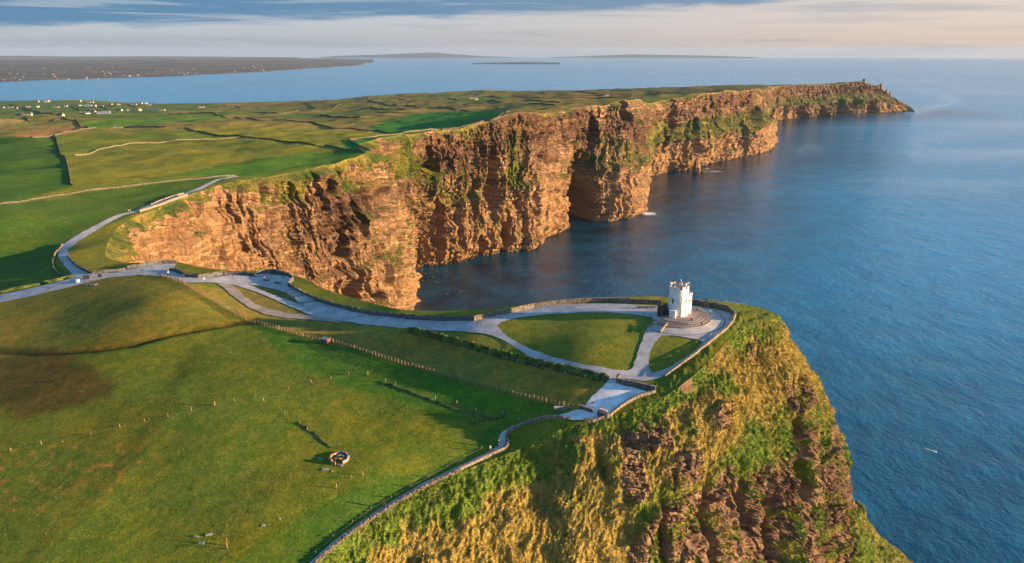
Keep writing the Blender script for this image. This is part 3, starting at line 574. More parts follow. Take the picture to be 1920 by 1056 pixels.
def great_wall():
    nt = 236
    T = FTOP.copy(); B = FBASE.copy(); k = len(T); T[:, 2] = H(T[:, 0], T[:, 1])
    # spread columns by what they show: screen length plus a little real length
    ut, vt = project(T); ub, vb = project(B)
    w_ = np.hypot(np.diff(ut + ub) / 2, np.diff(vt + vb) / 2) + np.linalg.norm(np.diff(B, axis=0), axis=1) * .18; w_ = np.concatenate([[0], np.cumsum(w_)])
    ns = 1650; Tc = np.interp(np.linspace(0, w_[-1], ns), w_, np.arange(k))
    TT = catmull(T, T=Tc); BB = catmull(B, T=Tc); TT[:, 2] = H(TT[:, 0], TT[:, 1])
    t = np.linspace(0, 1, nt)
    # profile: how far out the face stands at depth t (0 top, 1 sea), per column
    shelf = np.interp(Tc, [0, 8, 9.5, 11, 14, 16, 19, 22, 24, 28, 30, 37], [0, .1, .55, .5, .45, .25, .35, .6, .85, .9, .7, .6])[:, None]
    cl = t[None] ** 1.1
    p_sh = np.interp(t, [0, .1, .34, .55, .62, .9, 1], [0, .05, .16, .72, .80, .95, 1])[None]
    prof = cl * (1 - shelf) + p_sh * shelf
    X = TT[:, None, 0] + (BB[:, 0] - TT[:, 0])[:, None] * prof; Y = TT[:, None, 1] + (BB[:, 1] - TT[:, 1])[:, None] * prof
    Z = TT[:, None, 2] * (1 - t[None]) + (-4) * t[None]
    P = np.stack([X, Y, Z], -1)
    seg = np.linalg.norm(np.diff(P[:, nt // 2, :2], axis=0), axis=1); s = np.concatenate([[0], np.cumsum(seg)])[:, None] + 0 * X
    # a smooth outward direction in plan
    tg = np.gradient(P[:, :, :2].mean(1), axis=0); kk = 22
    tg = np.stack([np.convolve(np.pad(tg[:, i], kk, 'edge'), np.ones(2 * kk + 1) / (2 * kk + 1), 'valid') for i in (0, 1)], 1)
    tg /= np.linalg.norm(tg, axis=1, keepdims=True); n = np.stack([tg[:, 1], -tg[:, 0]], 1)[:, None] + 0 * P[..., :2]
    fade = sstep(0, .035, t)[None] + 0 * X; base_f = sstep(1.0, .93, t)[None] * .6 + .4
    x, y, z = X, Y, Z; sc = 1 + .35 * sstep(1500, 3200, np.hypot(X, Y))
    swarp = s + 10 * perlin(s / 60, z / 80, 1.4)
    big = fbm(swarp / (85 * sc), z / 260, 2.2, 3) * 11 * sc * sstep(0, .3, t)[None]
    flute = ridged(swarp / (34 * sc), z / 170, 5.5, 3) * 4.2 + (1 - np.abs(perlin(swarp / 11, z / 90, 3.1)) * 2.2) * 2.1
    col_ = perlin(s / 4.6, z / 40, 6.1) * 1.5 + perlin(s / 2.1, z / 14, 1.1) * .8
    zb = z + 5 * perlin(x / 70, y / 70, z / 90) - .012 * s
    beds = 0
    for p_, a_ in ((17.0, 2.2), (7.5, 1.5), (3.4, .9)):
        q = zb / p_; fr = q - np.floor(q); hs = perlin(np.floor(q) * 3.7 + .5, s / 45, .5); beds = beds + .8 * a_ * (hs * 2.0 + (sstep(0, .15, fr) - sstep(.82, 1, fr)) * .55)
    for tz, dp_ in ((.13, 3.0), (.30, 2.2), (.52, 4.0), (.70, 3.0), (.86, 2.6)):
        tt = t[None] + .035 * perlin(s / 110, 0 * s, tz * 9) + .012 * perlin(s / 20, 0 * s, tz * 5); beds = beds + dp_ * (sstep(-.035, .0, tt - tz) - .5) * np.exp(-((tt - tz) / .07) ** 2) * 1.6
    crag = fbm(x / 11, y / 11, z / 8, 5, .6) * 1.9
    for p_, hgt, a_ in ((15.0, 40.0, 3.4), (6.5, 17.0, 2.2), (3.0, 7.5, 1.2)):
        ci = np.floor(swarp / p_ + .25 * perlin(s / 50, z / 60, p_)); ri = np.floor(zb / hgt + 7.3 * (perlin(ci * 3.3 + .5, .5, p_)))
        crag = crag + a_ * 1.5 * perlin(ci * 5.13 + .5, ri * 2.71 + .5, p_)
    cr = ridged(swarp / 30, z / 200, 9.4, 3); crack = -10 * sstep(1.30, 1.7, cr) * sstep(.03, .25, t)[None] - 4.5 * sstep(1.25, 1.65, ridged(s / 13 + .3 * perlin(z / 20, s / 20, 1), z / 75, 2.2, 3))
    wedge = (1 - np.abs(perlin(swarp / 27 + z / 260, z / 150, 8.2)) * 2.4) * 4.5 * sstep(.25, .6, t)[None]
    lit = 1 + 0 * X
    disp = (big + flute * 1.25 + col_ * 1.3 + beds + crag + crack + wedge)
    u, v = project(P)
    # named clefts, caves and shaded recesses: (column, row in the photo, half sizes, depth)
    for cu, cv, ru, rv, dp in ((483, 375, 7, 40, 16), (632, 445, 13, 38, 20), (608, 340, 6, 22, 9), (560, 400, 6, 40, 8), (655, 535, 8, 34, 16), (692, 545, 7, 24, 14), (745, 365, 4, 24, 10),
                               (725, 350, 4, 20, 10), (812, 425, 9, 55, 22), (800, 300, 12, 26, 12), (889, 462, 11, 22, 30), (910, 330, 15, 55, 26), (940, 430, 8, 60, 16), (1000, 385, 4, 24, 8),
                               (1076, 362, 27, 66, 62), (1072, 300, 10, 22, 16), (1105, 250, 12, 30, 12), (1165, 206, 12, 22, 18), (1258, 215, 8, 36, 14), (1245, 262, 5, 26, 12), (1215, 330, 4, 20, 8), (1300, 255, 8, 36, 16),
                               (1322, 250, 4, 20, 12), (1388, 250, 6, 24, 16), (1412, 215, 9, 16, 22), (1346, 296, 4, 12, 10), (1268, 312, 4, 18, 10), (1500, 205, 11, 18, 46), (1538, 212, 8, 12, 36),
                               (1573, 205, 16, 18, 46), (1631, 202, 8, 12, 34), (1440, 212, 5, 12, 20), (1330, 190, 6, 14, 10), (1600, 195, 6, 12, 16)):
        wob = (2.5 + ru * .35) * perlin(s / 14, z / 16, 3.3) + ru * .3 * perlin(s / 40, z / 45, 5.3); ru_ = ru * (.5 + .6 * np.clip((v - cv + rv) / (2 * rv), 0, 1))
        e = np.abs((u + wob - cu) / ru_) ** 2.2 + np.abs((v - cv) / rv) ** 3
        same = 1.0
        if cu < 700: same = (Y < 830)
        elif cu > 1450: same = (Y > 2900)
        elif cu > 1195: same = (Y > 1500)
        disp = disp - dp * 1.6 * sstep(1.6, .45, e) * same
    # buttress noses between them
    for cu, cv, ru, rv, dp in ((1150, 350, 26, 90, 12), (1020, 360, 22, 80, 7), (960, 420, 12, 50, 7), (850, 440, 18, 50, 6), (720, 470, 22, 80, 9), (1550, 205, 8, 20, 14), (1525, 208, 8, 16, 14), (1600, 208, 12, 16, 10)):
        e = ((u - cu) / ru) ** 2 + ((v - cv) / rv) ** 2; disp = disp + dp * np.exp(-e)
    disp *= fade * base_f
    disp *= np.interp(Tc, [0, 2, 5], [.45, .85, 1.1])[:, None]
    # ends: taper so both borders close
    P[..., :2] += n * disp[..., None]
    P[..., 2] += fade * (fbm(x / 12, y / 12, z / 12, 2) * 1.2) * (t < .98)
    # ragged brink
    br = (perlin(s / 14, 0 * s, .2) * 1.6 + perlin(s / 4, 0 * s, .9) * .6) * sstep(.10, 0, t)[None]
    P[..., 2] += br * .5 * sstep(0, .02, t)[None]
    # turf where the face lies back, plus patches
    N = normals_of(P); 
    if N[ns // 2, nt // 2, 0] < 0: N = -N
    up = np.abs(N[..., 2])
    pat = fbm(s / 55, z / 38, 4.1, 4)
    bandg = np.exp(-((t[None] - .47) / .13) ** 2) * np.interp(Tc, [0, 8, 10, 13, 17, 21, 24, 29, 37], [0, .15, .5, .5, .25, .55, .95, .9, .6])[:, None]
    turf = .08 + bandg * .75 + pat * .42 + (up - .45) * .7 + np.interp(t, [0, .03, .07], [.42, .12, 0])[None] + np.exp(-(t[None] / .10) ** 2) * (np.interp(Tc, [0, 1, 4, 6, 9, 10.5], [.9, .8, .45, .7, .6, 0])[:, None] + .5 * fbm(s / 25, z / 30, 7.7, 3))
    for cu, cv, ru, rv, a in ((735, 300, 40, 34, .9), (790, 325, 40, 22, .8), (955, 305, 16, 40, .9), (1230, 245, 30, 24, .6), (1330, 238, 30, 14, .7), (1395, 238, 18, 14, .7), (655, 350, 30, 12, .9), (525, 365, 40, 26, .45), (1105, 295, 12, 8, .9),
                              (770, 475, 12, 26, .5), (870, 430, 25, 30, .4), (350, 400, 160, 80, -.5), (1010, 380, 25, 70, -.4), (1150, 350, 22, 70, -.2), (1600, 195, 60, 16, .25), (250, 470, 20, 20, .2)):
        turf = turf + a * np.exp(-(((u - cu) / ru) ** 2 + ((v - cv) / rv) ** 2))
    tone = .25 + .5 * sstep(.35, .95, t)[None] + .35 * np.exp(-((u - 330) / 130) ** 2) + .4 * np.exp(-(((u - 1020) / 40) ** 2 + ((v - 350) / 90) ** 2)) + .2 * np.exp(-((u - 745) / 30) ** 2)
    # dark shale belt high on the middle wall
    tone = np.clip(tone * (1 - .8 * np.exp(-((t[None] - .22) / .12) ** 2) * np.interp(Tc, [5, 7, 30], [0, 1, 1])[:, None]), 0, .9)
    belt = sstep(-.25, .35, fbm(s / 70, z / 30, 6.6, 4) + .55 * np.exp(-((t[None] - .2) / .17) ** 2) - .35 - .6 * sstep(.5, .8, t)[None]) * .85 * np.interp(Tc, [0, 5, 6.5, 30, 37], [0, .1, 1, .9, .8])[:, None]
    belt = np.maximum(belt, np.interp(Tc, [28, 31], [0, .45])[:, None] * sstep(.75, .6, t)[None]); belt = np.concatenate([belt[:, :1], belt], 1)
    lip = P[:, :1].copy(); lip[..., :2] -= n[:, :1] * 5; lip[..., 2] -= 2.5
    P = np.concatenate([lip, P], 1); turf = np.concatenate([turf[:, :1], turf], 1); tone = np.concatenate([tone[:, :1], tone], 1)
    return cliff_mesh('cliff_wall', P, np.clip(turf, 0, 1), tone, M_WALLROCK, flip=False, belt=belt)
great_wall()

# ------------------------------------------------------------------ sea
def sea():
    m, t, b = new_mat('sea_water'); geo = t.node('ShaderNodeNewGeometry'); p = geo.outputs['Position']
    foam = t.node('ShaderNodeAttribute', attribute_name='foam').outputs['Fac']
    slick = t.node('ShaderNodeAttribute', attribute_name='slick').outputs['Fac']
    w1 = t.noise(t.scale(p, (1, .62, 1)), 0.075, 4, 0.62, 0.3); w2 = t.noise(t.scale(p, (.8, 1.0, 1)), 0.30, 4, 0.62, 0.2); w3 = t.noise(p, 0.018, 3, 0.5); w4 = t.noise(t.scale(p, (.7, 1.0, 1)), 0.75, 3, 0.6)
    h = t.math('ADD', t.math('MULTIPLY', w1, 1.5), t.math('MULTIPLY', w2, 0.75)); h = t.math('ADD', h, t.math('MULTIPLY', w4, 0.28)); h = t.math('ADD', h, t.math('MULTIPLY', w3, 3.0))
    bump = t.node('ShaderNodeBump', inp={'Strength': 1.0, 'Distance': 1.15, 'Height': h})
    off = t.node('ShaderNodeAttribute', attribute_name='painted_reflection').outputs['Fac']
    c = t.mix(t.math('ADD', off, t.math('MULTIPLY', t.math('SUBTRACT', w3, .5), .5)), (0.001, 0.012, 0.024), (0.014, 0.25, 0.45))  # water darkened towards the cliffs: their reflection is put into the colour
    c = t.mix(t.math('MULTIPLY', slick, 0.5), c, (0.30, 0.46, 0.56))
    fn = t.noise(p, 0.22, 6, 0.8); ff = t.mapr(t.math('ADD', foam, t.math('MULTIPLY', t.math('SUBTRACT', fn, 0.5), 1.6)), 0.5, 0.72)
    c = t.mix(ff, c, (0.75, 0.8, 0.82))
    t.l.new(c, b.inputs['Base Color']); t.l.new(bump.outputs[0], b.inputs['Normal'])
    t.l.new(t.math('ADD', t.math('MULTIPLY', ff, 0.6), 0.13), b.inputs['Roughness']); b.inputs['IOR'].default_value = 1.333
    na, nr = 520, 620
    th = np.linspace(R(-60), R(60), na); rr = np.exp(np.linspace(math.log(120), math.log(72000), nr)); T, Q = np.meshgrid(th, rr, indexing='ij')
    X = Q * np.sin(T); Y = Q * np.cos(T); Z = -(Q ** 2) / (2 * EARTH); P = np.stack([X, Y, Z], -1)
    u, v = project(P)
    d = near_line(X, Y, BASELINE)[0]
    fo = .50 * sstep(16, 2, d) * sstep(-.25, .4, perlin(X / 40, Y / 40, .5))
    for cu, cv, ru, rv, a in ((1215, 401, 22, 4, .8), (1185, 406, 20, 3, .6), (1120, 417, 16, 2, .45), (762, 572, 8, 14, .8), (1340, 322, 30, 3, .5), (1230, 321, 24, 3, .45), (1325, 317, 10, 2, .6), (1445, 283, 6, 2, .6), (1060, 428, 9, 3, .3)):
        fo = np.maximum(fo, a * np.exp(-(((u - cu) / ru) ** 2 + ((v - cv) / rv) ** 2)) * 1.25)
    sk = 0 * X
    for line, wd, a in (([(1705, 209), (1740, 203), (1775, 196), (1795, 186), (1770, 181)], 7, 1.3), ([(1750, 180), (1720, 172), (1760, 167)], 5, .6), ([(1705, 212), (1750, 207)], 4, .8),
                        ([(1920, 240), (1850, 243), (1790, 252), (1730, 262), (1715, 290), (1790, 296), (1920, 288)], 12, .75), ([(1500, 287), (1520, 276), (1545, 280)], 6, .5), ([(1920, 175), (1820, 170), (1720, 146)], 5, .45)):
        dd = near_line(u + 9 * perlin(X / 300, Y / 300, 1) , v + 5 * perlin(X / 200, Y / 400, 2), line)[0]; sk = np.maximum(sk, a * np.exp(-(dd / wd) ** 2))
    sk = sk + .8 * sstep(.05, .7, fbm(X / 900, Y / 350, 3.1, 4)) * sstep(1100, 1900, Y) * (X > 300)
    far = (Q > 300) & (Q < 9000); sk = np.where(far, sk, 0)
    me = mesh_from('sea', P, grid_faces(na, nr, flip=True), m, True); attr(me, 'foam', np.where(Q < 6000, fo, 0)); attr(me, 'slick', np.clip(sk, 0, 1.3)); attr(me, 'painted_reflection', np.clip((.30 + .70 * sstep(450, 1300, Q)) * (.10 + .90 * sstep(70, 520, near_line(X, Y, BASELINE[40:])[0])) + .12 * fbm(X / 700, Y / 420, 6.2, 3) * sstep(300, 900, Q), 0, 1))  # dark tone near the cliff foot stands in for mirrored rock
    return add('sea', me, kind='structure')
BASELINE = np.vstack([NEAR[:, -1, :2], catmull(FBASE, T=np.linspace(9, 36, 200))[:, :2]])
sea()

# ------------------------------------------------------------------ across the bay: low shore, hills on the horizon, islands
M_FARLAND = simple('far_land', (0.062, 0.055, 0.034), 0.95, 0.5, 0.0012)
def far_shore():
    uu = np.array([-420, -200, 0, 100, 200, 300, 400, 470, 516, 560, 620, 680, 760, 830]); vv = np.array([165, 158, 152.5, 148.5, 146, 143, 138, 135, 131.5, 128.5, 124, 120.5, 118, 116.2])
    U = np.linspace(-420, 700, 420); V = np.interp(U, uu, vv) + 0.5 * perlin(U / 25, 0 * U, .5)
    a = np.array([atz(u, v, 0) for u, v in zip(U, V)]); rs = np.hypot(a[:, 0], a[:, 1]); th = np.arctan2(a[:, 0], a[:, 1])
    k = np.linspace(0, 1, 130) ** 1.6; re = np.maximum(rs * 1.25, 30000); Rr = rs[:, None] + (re - rs)[:, None] * k[None]
    X = Rr * np.sin(th)[:, None]; Y = Rr * np.cos(th)[:, None]; inl = Rr - rs[:, None]
    endf = sstep(700, 430, U)[:, None]
    Z = -Rr ** 2 / (2 * EARTH) - 6 + 14 * sstep(0, 120, inl) * sstep(700, 640, U)[:, None] + (38 + 16 * fbm(X / 2500, Y / 2500, .5, 4)) * sstep(0, 9000, inl) * (.35 + .65 * endf) + 6 * fbm(X / 500, Y / 700, .7, 3) * sstep(0, 600, inl)
    global SHORE_H
    SHORE_H = (th, rs, X, Y, Z)
    add('far_shore', mesh_from('far_shore', np.stack([X, Y, Z], -1), grid_faces(*X.shape, flip=True), M_FARLAND, True), kind='structure')
far_shore()
def ridge(name, crest, dist, depth):
    """a real hill range at its distance; crest in photo pixels"""
    U = np.linspace(crest[0][0], crest[-1][0], 160); V = np.interp(U, [c[0] for c in crest], [c[1] for c in crest]) + .35 * perlin(U / 22, 0 * U, .2)
    P = []
    for u, v in zip(U, V):
        d = ray(u, v); d = d / np.hypot(d[0], d[1]); row = []
        for f, q in ((-1, 0), (-.5, .45), (-.2, .85), (0, 1), (.3, .8), (1, 0)):
            r = dist + depth * f; zc = CAM_H + d[2] * dist; z0 = -r * r / (2 * EARTH) - 8; row.append((d[0] * r, d[1] * r, z0 + (zc - z0) * q))
        P.append(row)
    P = np.array(P); add(name, mesh_from(name, P, grid_faces(*P.shape[:2], flip=True), M_FARLAND, True), kind='structure')
ridge('hills', [(600, 107.5), (640, 104.5), (700, 103), (750, 101), (800, 98.6), (822, 99.2), (860, 102.5), (900, 105), (960, 107.5)], 43000, 3000)
ridge('hills', [(1030, 107.5), (1090, 105.5), (1150, 103.4), (1180, 102.2), (1240, 103), (1330, 104.6), (1420, 107.5)], 44000, 3000)
ridge('hills', [(-300, 104), (40, 104.6), (120, 106), (300, 105.5), (420, 106.4), (560, 107.4)], 38000, 3000)
ridge('island', [(885, 118.4), (930, 117.4), (990, 116.6), (1050, 117.6)], 17500, 500)

# ------------------------------------------------------------------ footpaths and paved places
def paving_material(name, c, seam=True):
    m, t, b = new_mat(name); p = t.node('ShaderNodeNewGeometry').outputs['Position']
    n = t.noise(p, 0.22, 6, 0.65); f = t.noise(p, 3.0, 5, 0.7)
    k = t.mix(t.mapr(n, 0.35, 0.68), tuple(x * .74 for x in c), tuple(x * 1.12 for x in c)); k = t.mix(t.mapr(f, 0.35, 0.7), t.mix(1.0, k, (.82, .82, .82), 'MULTIPLY'), k)
    if seam:
        br = t.node('ShaderNodeTexBrick', inp={'Vector': p, 'Color1': (1, 1, 1, 1), 'Color2': (.86, .86, .88, 1), 'Mortar': (.42, .42, .42, 1), 'Scale': 0.45, 'Mortar Size': 0.02})
        k = t.mix(0.55, k, t.mix(1.0, k, br.outputs[0], 'MULTIPLY'))
    t.l.new(k, b.inputs['Base Color']); b.inputs['Roughness'].default_value = 0.85; b.inputs['Specular IOR Level'].default_value = .3
    t.l.new(t.node('ShaderNodeBump', inp={'Strength': .5, 'Distance': .05, 'Height': f}).outputs[0], b.inputs['Normal']); return m
M_PAVE = paving_material('flagstone_paving', (0.52, 0.51, 0.50)); M_GRAVEL = paving_material('gravel', (0.36, 0.30, 0.24), False); M_PALE = paving_material('pale_chippings', (0.78, 0.77, 0.76), False)
def paved(name, outer, holes=(), mat=None, step=1.7, lift=0.16, ragged=0.0):
    def ring(px):
        w_ = gl(px)[:, :2]; w_ = resample(np.vstack([w_, w_[:1]]), 1.6)[:-1]
        if ragged: w_ = w_ + ragged * np.stack([perlin(w_[:, 0] / 2.5, w_[:, 1] / 2.5, .3), perlin(w_[:, 0] / 2.5, w_[:, 1] / 2.5, 7.3)], 1)
        return w_
    rings = [ring(outer)] + [ring(h) for h in holes]
    pts = [tuple(p) for r_ in rings for p in r_]; edges = []; k = 0
    for r_ in rings:
        n = len(r_); edges += [(k + i, k + (i + 1) % n) for i in range(n)]; k += n
    lo, hi = rings[0].min(0), rings[0].max(0); gx, gy = np.meshgrid(np.arange(lo[0], hi[0], step), np.arange(lo[1], hi[1], step)); gx = gx.ravel(); gy = gy.ravel()
    ins = inpoly(gx, gy, rings[0])
    for r_ in rings[1:]: ins &= ~inpoly(gx, gy, r_)
    pts += list(zip(gx[ins], gy[ins]))
    V, _, F, *_r = delaunay_2d_cdt([Vector(p) for p in pts], edges, [], 0, 1e-4)
    V = np.array([tuple(v) for v in V]); F = np.array([f for f in F if len(f) == 3]); c = V[F].mean(1); ok = inpoly(c[:, 0], c[:, 1], rings[0])
    for r_ in rings[1:]: ok &= ~inpoly(c[:, 0], c[:, 1], r_)
    F = F[ok]; a = V[F]; cr = (a[:, 1, 0] - a[:, 0, 0]) * (a[:, 2, 1] - a[:, 0, 1]) - (a[:, 1, 1] - a[:, 0, 1]) * (a[:, 2, 0] - a[:, 0, 0]); F[cr < 0] = F[cr < 0][:, ::-1]
    P = np.column_stack([V, H(V[:, 0], V[:, 1]) + lift]); return add(name, mesh_from(name, P, F, mat, True), kind='structure')
LAWN1 = [(932, 612), (945, 604), (975, 597), (1010, 592), (1080, 588), (1150, 588), (1200, 592), (1224, 596), (1226, 604), (1214, 616), (1200, 650), (1186, 694), (1178, 699), (1150, 696), (1100, 687), (1040, 673), (985, 651), (950, 632)]
LAWN2 = [(1240, 630), (1262, 629), (1318, 640), (1312, 650), (1290, 668), (1255, 692), (1222, 703), (1215, 692), (1220, 660), (1230, 640)]
LAWN3 = [(463, 533), (480, 536), (505, 540), (530, 546), (552, 560), (560, 568), (535, 560), (500, 548)]
LAWN4 = [(446, 539), (470, 543), (500, 552), (530, 567), (555, 580), (575, 588), (545, 586), (510, 579), (480, 568), (458, 553)]
paved('footpath', [(-30, 558), (0, 553), (60, 540), (125, 525), (140, 519), (124, 502), (110, 484), (108, 468), (130, 452), (180, 425), (240, 397), (300, 375), (345, 362), (400, 340), (443, 328), (447, 330), (402, 343), (350, 366), (300, 380),
       (240, 402), (190, 430), (146, 455), (128, 468), (130, 482), (146, 500), (168, 513), (220, 511), (262, 503), (300, 497), (332, 496), (320, 508), (350, 518), (400, 520), (440, 515), (480, 514), (500, 513), (540, 519), (550, 526), (538, 536),
       (560, 549), (590, 563), (640, 578), (700, 591), (760, 598), (830, 603), (888, 603), (930, 593), (1000, 578), (1060, 571), (1150, 571), (1240, 573), (1295, 572), (1335, 577), (1368, 585), (1379, 595), (1362, 616), (1331, 641), (1300, 666), (1270, 690),
       (1245, 708), (1215, 718), (1190, 715), (1163, 712), (1155, 722), (1136, 718), (1141, 714), (1120, 708), (1050, 693), (990, 669), (950, 641), (915, 628), (870, 623), (800, 619), (720, 612), (650, 603), (590, 594), (560, 580), (520, 563), (480, 547), (440, 535), (400, 529), (350, 529), (310, 518), (260, 517), (200, 522), (150, 534), (60, 555), (0, 567), (-30, 573)],
      [LAWN1, LAWN2, LAWN3], M_PAVE, ragged=.35)
paved('gravel_track', [(424, 533), (440, 538), (456, 553), (478, 569), (508, 580), (545, 588), (590, 592), (640, 600), (640, 606), (590, 600), (540, 597), (500, 590), (466, 576), (440, 558), (418, 539), (405, 531)], [], M_GRAVEL, lift=.20, ragged=.5)
paved('footpath', [(1141, 714), (1163, 717), (1155, 723), (1190, 731), (1212, 738), (1229, 738), (1192, 750), (1162, 766), (1144, 782), (1112, 791), (1085, 791), (1055, 787), (1030, 783), (1060, 777), (1086, 771), (1108, 774), (1096, 764), (1110, 748), (1124, 733), (1134, 723)], [], M_PALE, lift=.2, ragged=.5)
paved('footpath', [(1040, 783), (1000, 787), (962, 800), (940, 812), (935, 820), (936, 836), (920, 846), (880, 866), (858, 876), (800, 903), (700, 961), (640, 1004), (590, 1048), (540, 1090), (548, 1096), (592, 1055), (642, 1011), (702, 967), (802, 908), (864, 880), (884, 871),
       (922, 852), (950, 838), (946, 825), (950, 814), (966, 803), (1004, 790)], [], M_PAVE, lift=.16, ragged=.2)

# ------------------------------------------------------------------ walls, hedges, banks
def stone_mat(name, c, sc=1.2):
    return simple(name, c, 0.9, 0.45, sc, 0.25, 3.0)
M_SLATE = stone_mat('slate_slab', (0.10, 0.105, 0.11)); M_STONE = stone_mat('pale_stone', (0.19, 0.165, 0.135)); M_COPE = stone_mat('coping_stone', (0.24, 0.185, 0.13)); M_DRY = stone_mat('dry_stone', (0.17, 0.145, 0.11))
M_WHITE = simple('lime_wash', (0.70, 0.67, 0.63), 0.8, 0.16, 1.0, 0.06, 4); M_DARKSTONE = stone_mat('dark_rubble', (0.075, 0.06, 0.05), 2.5)
def block_mesh(name, sx, sy, sz, mat, jit=.06, seed=0, z0=-.3):
    rg = np.random.default_rng(seed); bm = bmesh.new(); bmesh.ops.create_cube(bm, size=1)
    bmesh.ops.bevel(bm, geom=list(bm.edges), offset=.06, segments=1, affect='EDGES')
    for v in bm.verts: v.co = Vector((v.co.x * sx, v.co.y * sy, (v.co.z + .5) * (sz - z0) + z0)) + Vector(rg.normal(size=3)) * jit * min(sx, sy, sz)
    me = bpy.data.meshes.new(name); bm.to_mesh(me); bm.free(); me.materials.append(mat); return me
def slab_wall(name, pts, label, cat, h=1.5, thick=.22, length=1.35, mat=None, cope=None, group=None, gap=.06, hvar=.12):
    line = resample(gl(pts)[:, :2], length); z = H(line[:, 0], line[:, 1]); root = add(name, None, loc=(line[0, 0], line[0, 1], z[0]), label=label, category=cat)
    if group: root['group'] = group
    vs = [block_mesh('slab', length - gap, thick, h * (1 + hvar * (i - 2) / 2), mat, .10, i + 10) for i in range(5)]
    cs = [block_mesh('coping', length - gap * .5, thick + .14, .16, cope, .10, i + 30, 0) for i in range(3)] if cope else None
    for i in range(len(line) - 1):
        a, b = line[i], line[i + 1]; m_ = (a + b) / 2; zz = (z[i] + z[i + 1]) / 2; ang = math.atan2(b[1] - a[1], b[0] - a[0]); sl_p = math.atan2(z[i + 1] - z[i], length)
        o = add('slab', random.choice(vs), root); o.location = (m_[0] - line[0, 0], m_[1] - line[0, 1], zz - z[0]); o.rotation_euler = (random.gauss(0, .02), -sl_p, ang + random.gauss(0, .02)); o.scale = (1, 1, random.uniform(.94, 1.06))
        if cs:
            c_ = add('coping', random.choice(cs), root); c_.location = (o.location.x, o.location.y, o.location.z + h + random.uniform(-.02, .03)); c_.rotation_euler = o.rotation_euler
    return root
slab_wall('flagstone_wall', [(548, 528), (540, 536), (556, 547), (580, 558), (610, 569), (640, 577), (700, 590), (760, 598), (830, 603), (888, 603)], 'long dark wall of upright slate flags on the seaward side of the main path', 'wall', 1.7, .25, 1.5, M_SLATE)
slab_wall('stone_wall', [(889, 603), (930, 593), (1000, 578), (1060, 570), (1110, 567), (1150, 567), (1200, 569), (1240, 570)], 'pale topped stone wall curving from the dark flags to the white tower', 'wall', 1.5, .55, 1.5, M_DRY, M_COPE)
slab_wall('stone_wall', [(1297, 569), (1320, 571), (1345, 575), (1366, 581), (1379, 592), (1374, 603)], 'dark rounded wall closing the terrace on the seaward side of the tower', 'wall', 1.5, .5, 1.4, M_DRY, M_STONE)
slab_wall('stone_wall', [(1374, 603), (1362, 618), (1331, 643), (1300, 668), (1270, 691), (1246, 709)], 'low sunlit wall running down the cliff edge from the tower terrace', 'wall', .65, .4, 1.4, M_STONE, M_COPE)
slab_wall('stone_wall', [(1161, 713), (1154, 721), (1190, 728), (1229, 737)], 'straight dark wall between the pale viewing terrace and the upper path', 'wall', 1.5, .5, 1.3, M_SLATE, M_STONE)
slab_wall('stone_wall', [(1229, 739), (1205, 745), (1190, 751), (1163, 767), (1148, 779), (1143, 784), (1112, 792), (1094, 792)], 'sunlit orange wall round the outer edge of the pale viewing terrace', 'wall', .75, .45, 1.2, M_STONE, M_COPE)
slab_wall('stone_wall', [(1058, 788), (1040, 785), (1005, 790), (968, 803), (952, 814), (947, 824), (955, 834), (952, 840), (924, 853), (886, 872), (862, 882)], 'thin sunlit wall winding along the brink beside the narrow path bend', 'wall', .8, .4, 1.2, M_STONE, M_COPE)
slab_wall('flagstone_wall', [(126, 480), (134, 491), (147, 503), (170, 515), (200, 513), (236, 508)], 'dark curved slab wall round the inside of the left path bend', 'wall', 1.5, .25, 1.6, M_SLATE)
slab_wall('flagstone_wall', [(238, 505), (262, 502), (300, 496), (332, 495)], 'dark slab wall below the orange cove face', 'wall', 1.6, .25, 1.6, M_SLATE)
slab_wall('flagstone_wall', [(318, 508), (335, 511), (350, 519), (372, 521), (392, 519), (415, 515), (440, 515), (462, 516), (479, 519)], 'dark slab wall bordering the small green patch above the cove', 'wall', 1.5, .25, 1.5, M_SLATE)
slab_wall('flagstone_wall', [(481, 515), (495, 512), (515, 512), (540, 518), (551, 526), (547, 529)], 'slab wall wrapped round the small viewing terrace with two benches', 'wall', 1.6, .25, 1.3, M_SLATE, M_STONE)
slab_wall('flagstone_wall', [(262, 397), (285, 389), (305, 383), (325, 376), (352, 368)], 'sunlit wall on the cliff side of the far path', 'wall', 1.5, .3, 2.0, M_STONE, M_COPE)
slab_wall('flagstone_wall', [(283, 385), (300, 378), (330, 368), (345, 364)], 'sunlit wall on the field side of the far path', 'wall', 1.3, .3, 2.0, M_STONE)
slab_wall('ramp_wall', [(1238, 625), (1252, 609)], 'short sunlit wall beside the ramp up to the white tower', 'wall', .9, .35, 1.1, M_STONE, M_COPE)
slab_wall('kerb_wall', [(1213, 620), (1222, 612), (1230, 603), (1222, 598), (1221, 593)], 'low kerb wall round the corner of the big lawn beside the ramp', 'wall', .45, .3, 1.1, M_STONE)

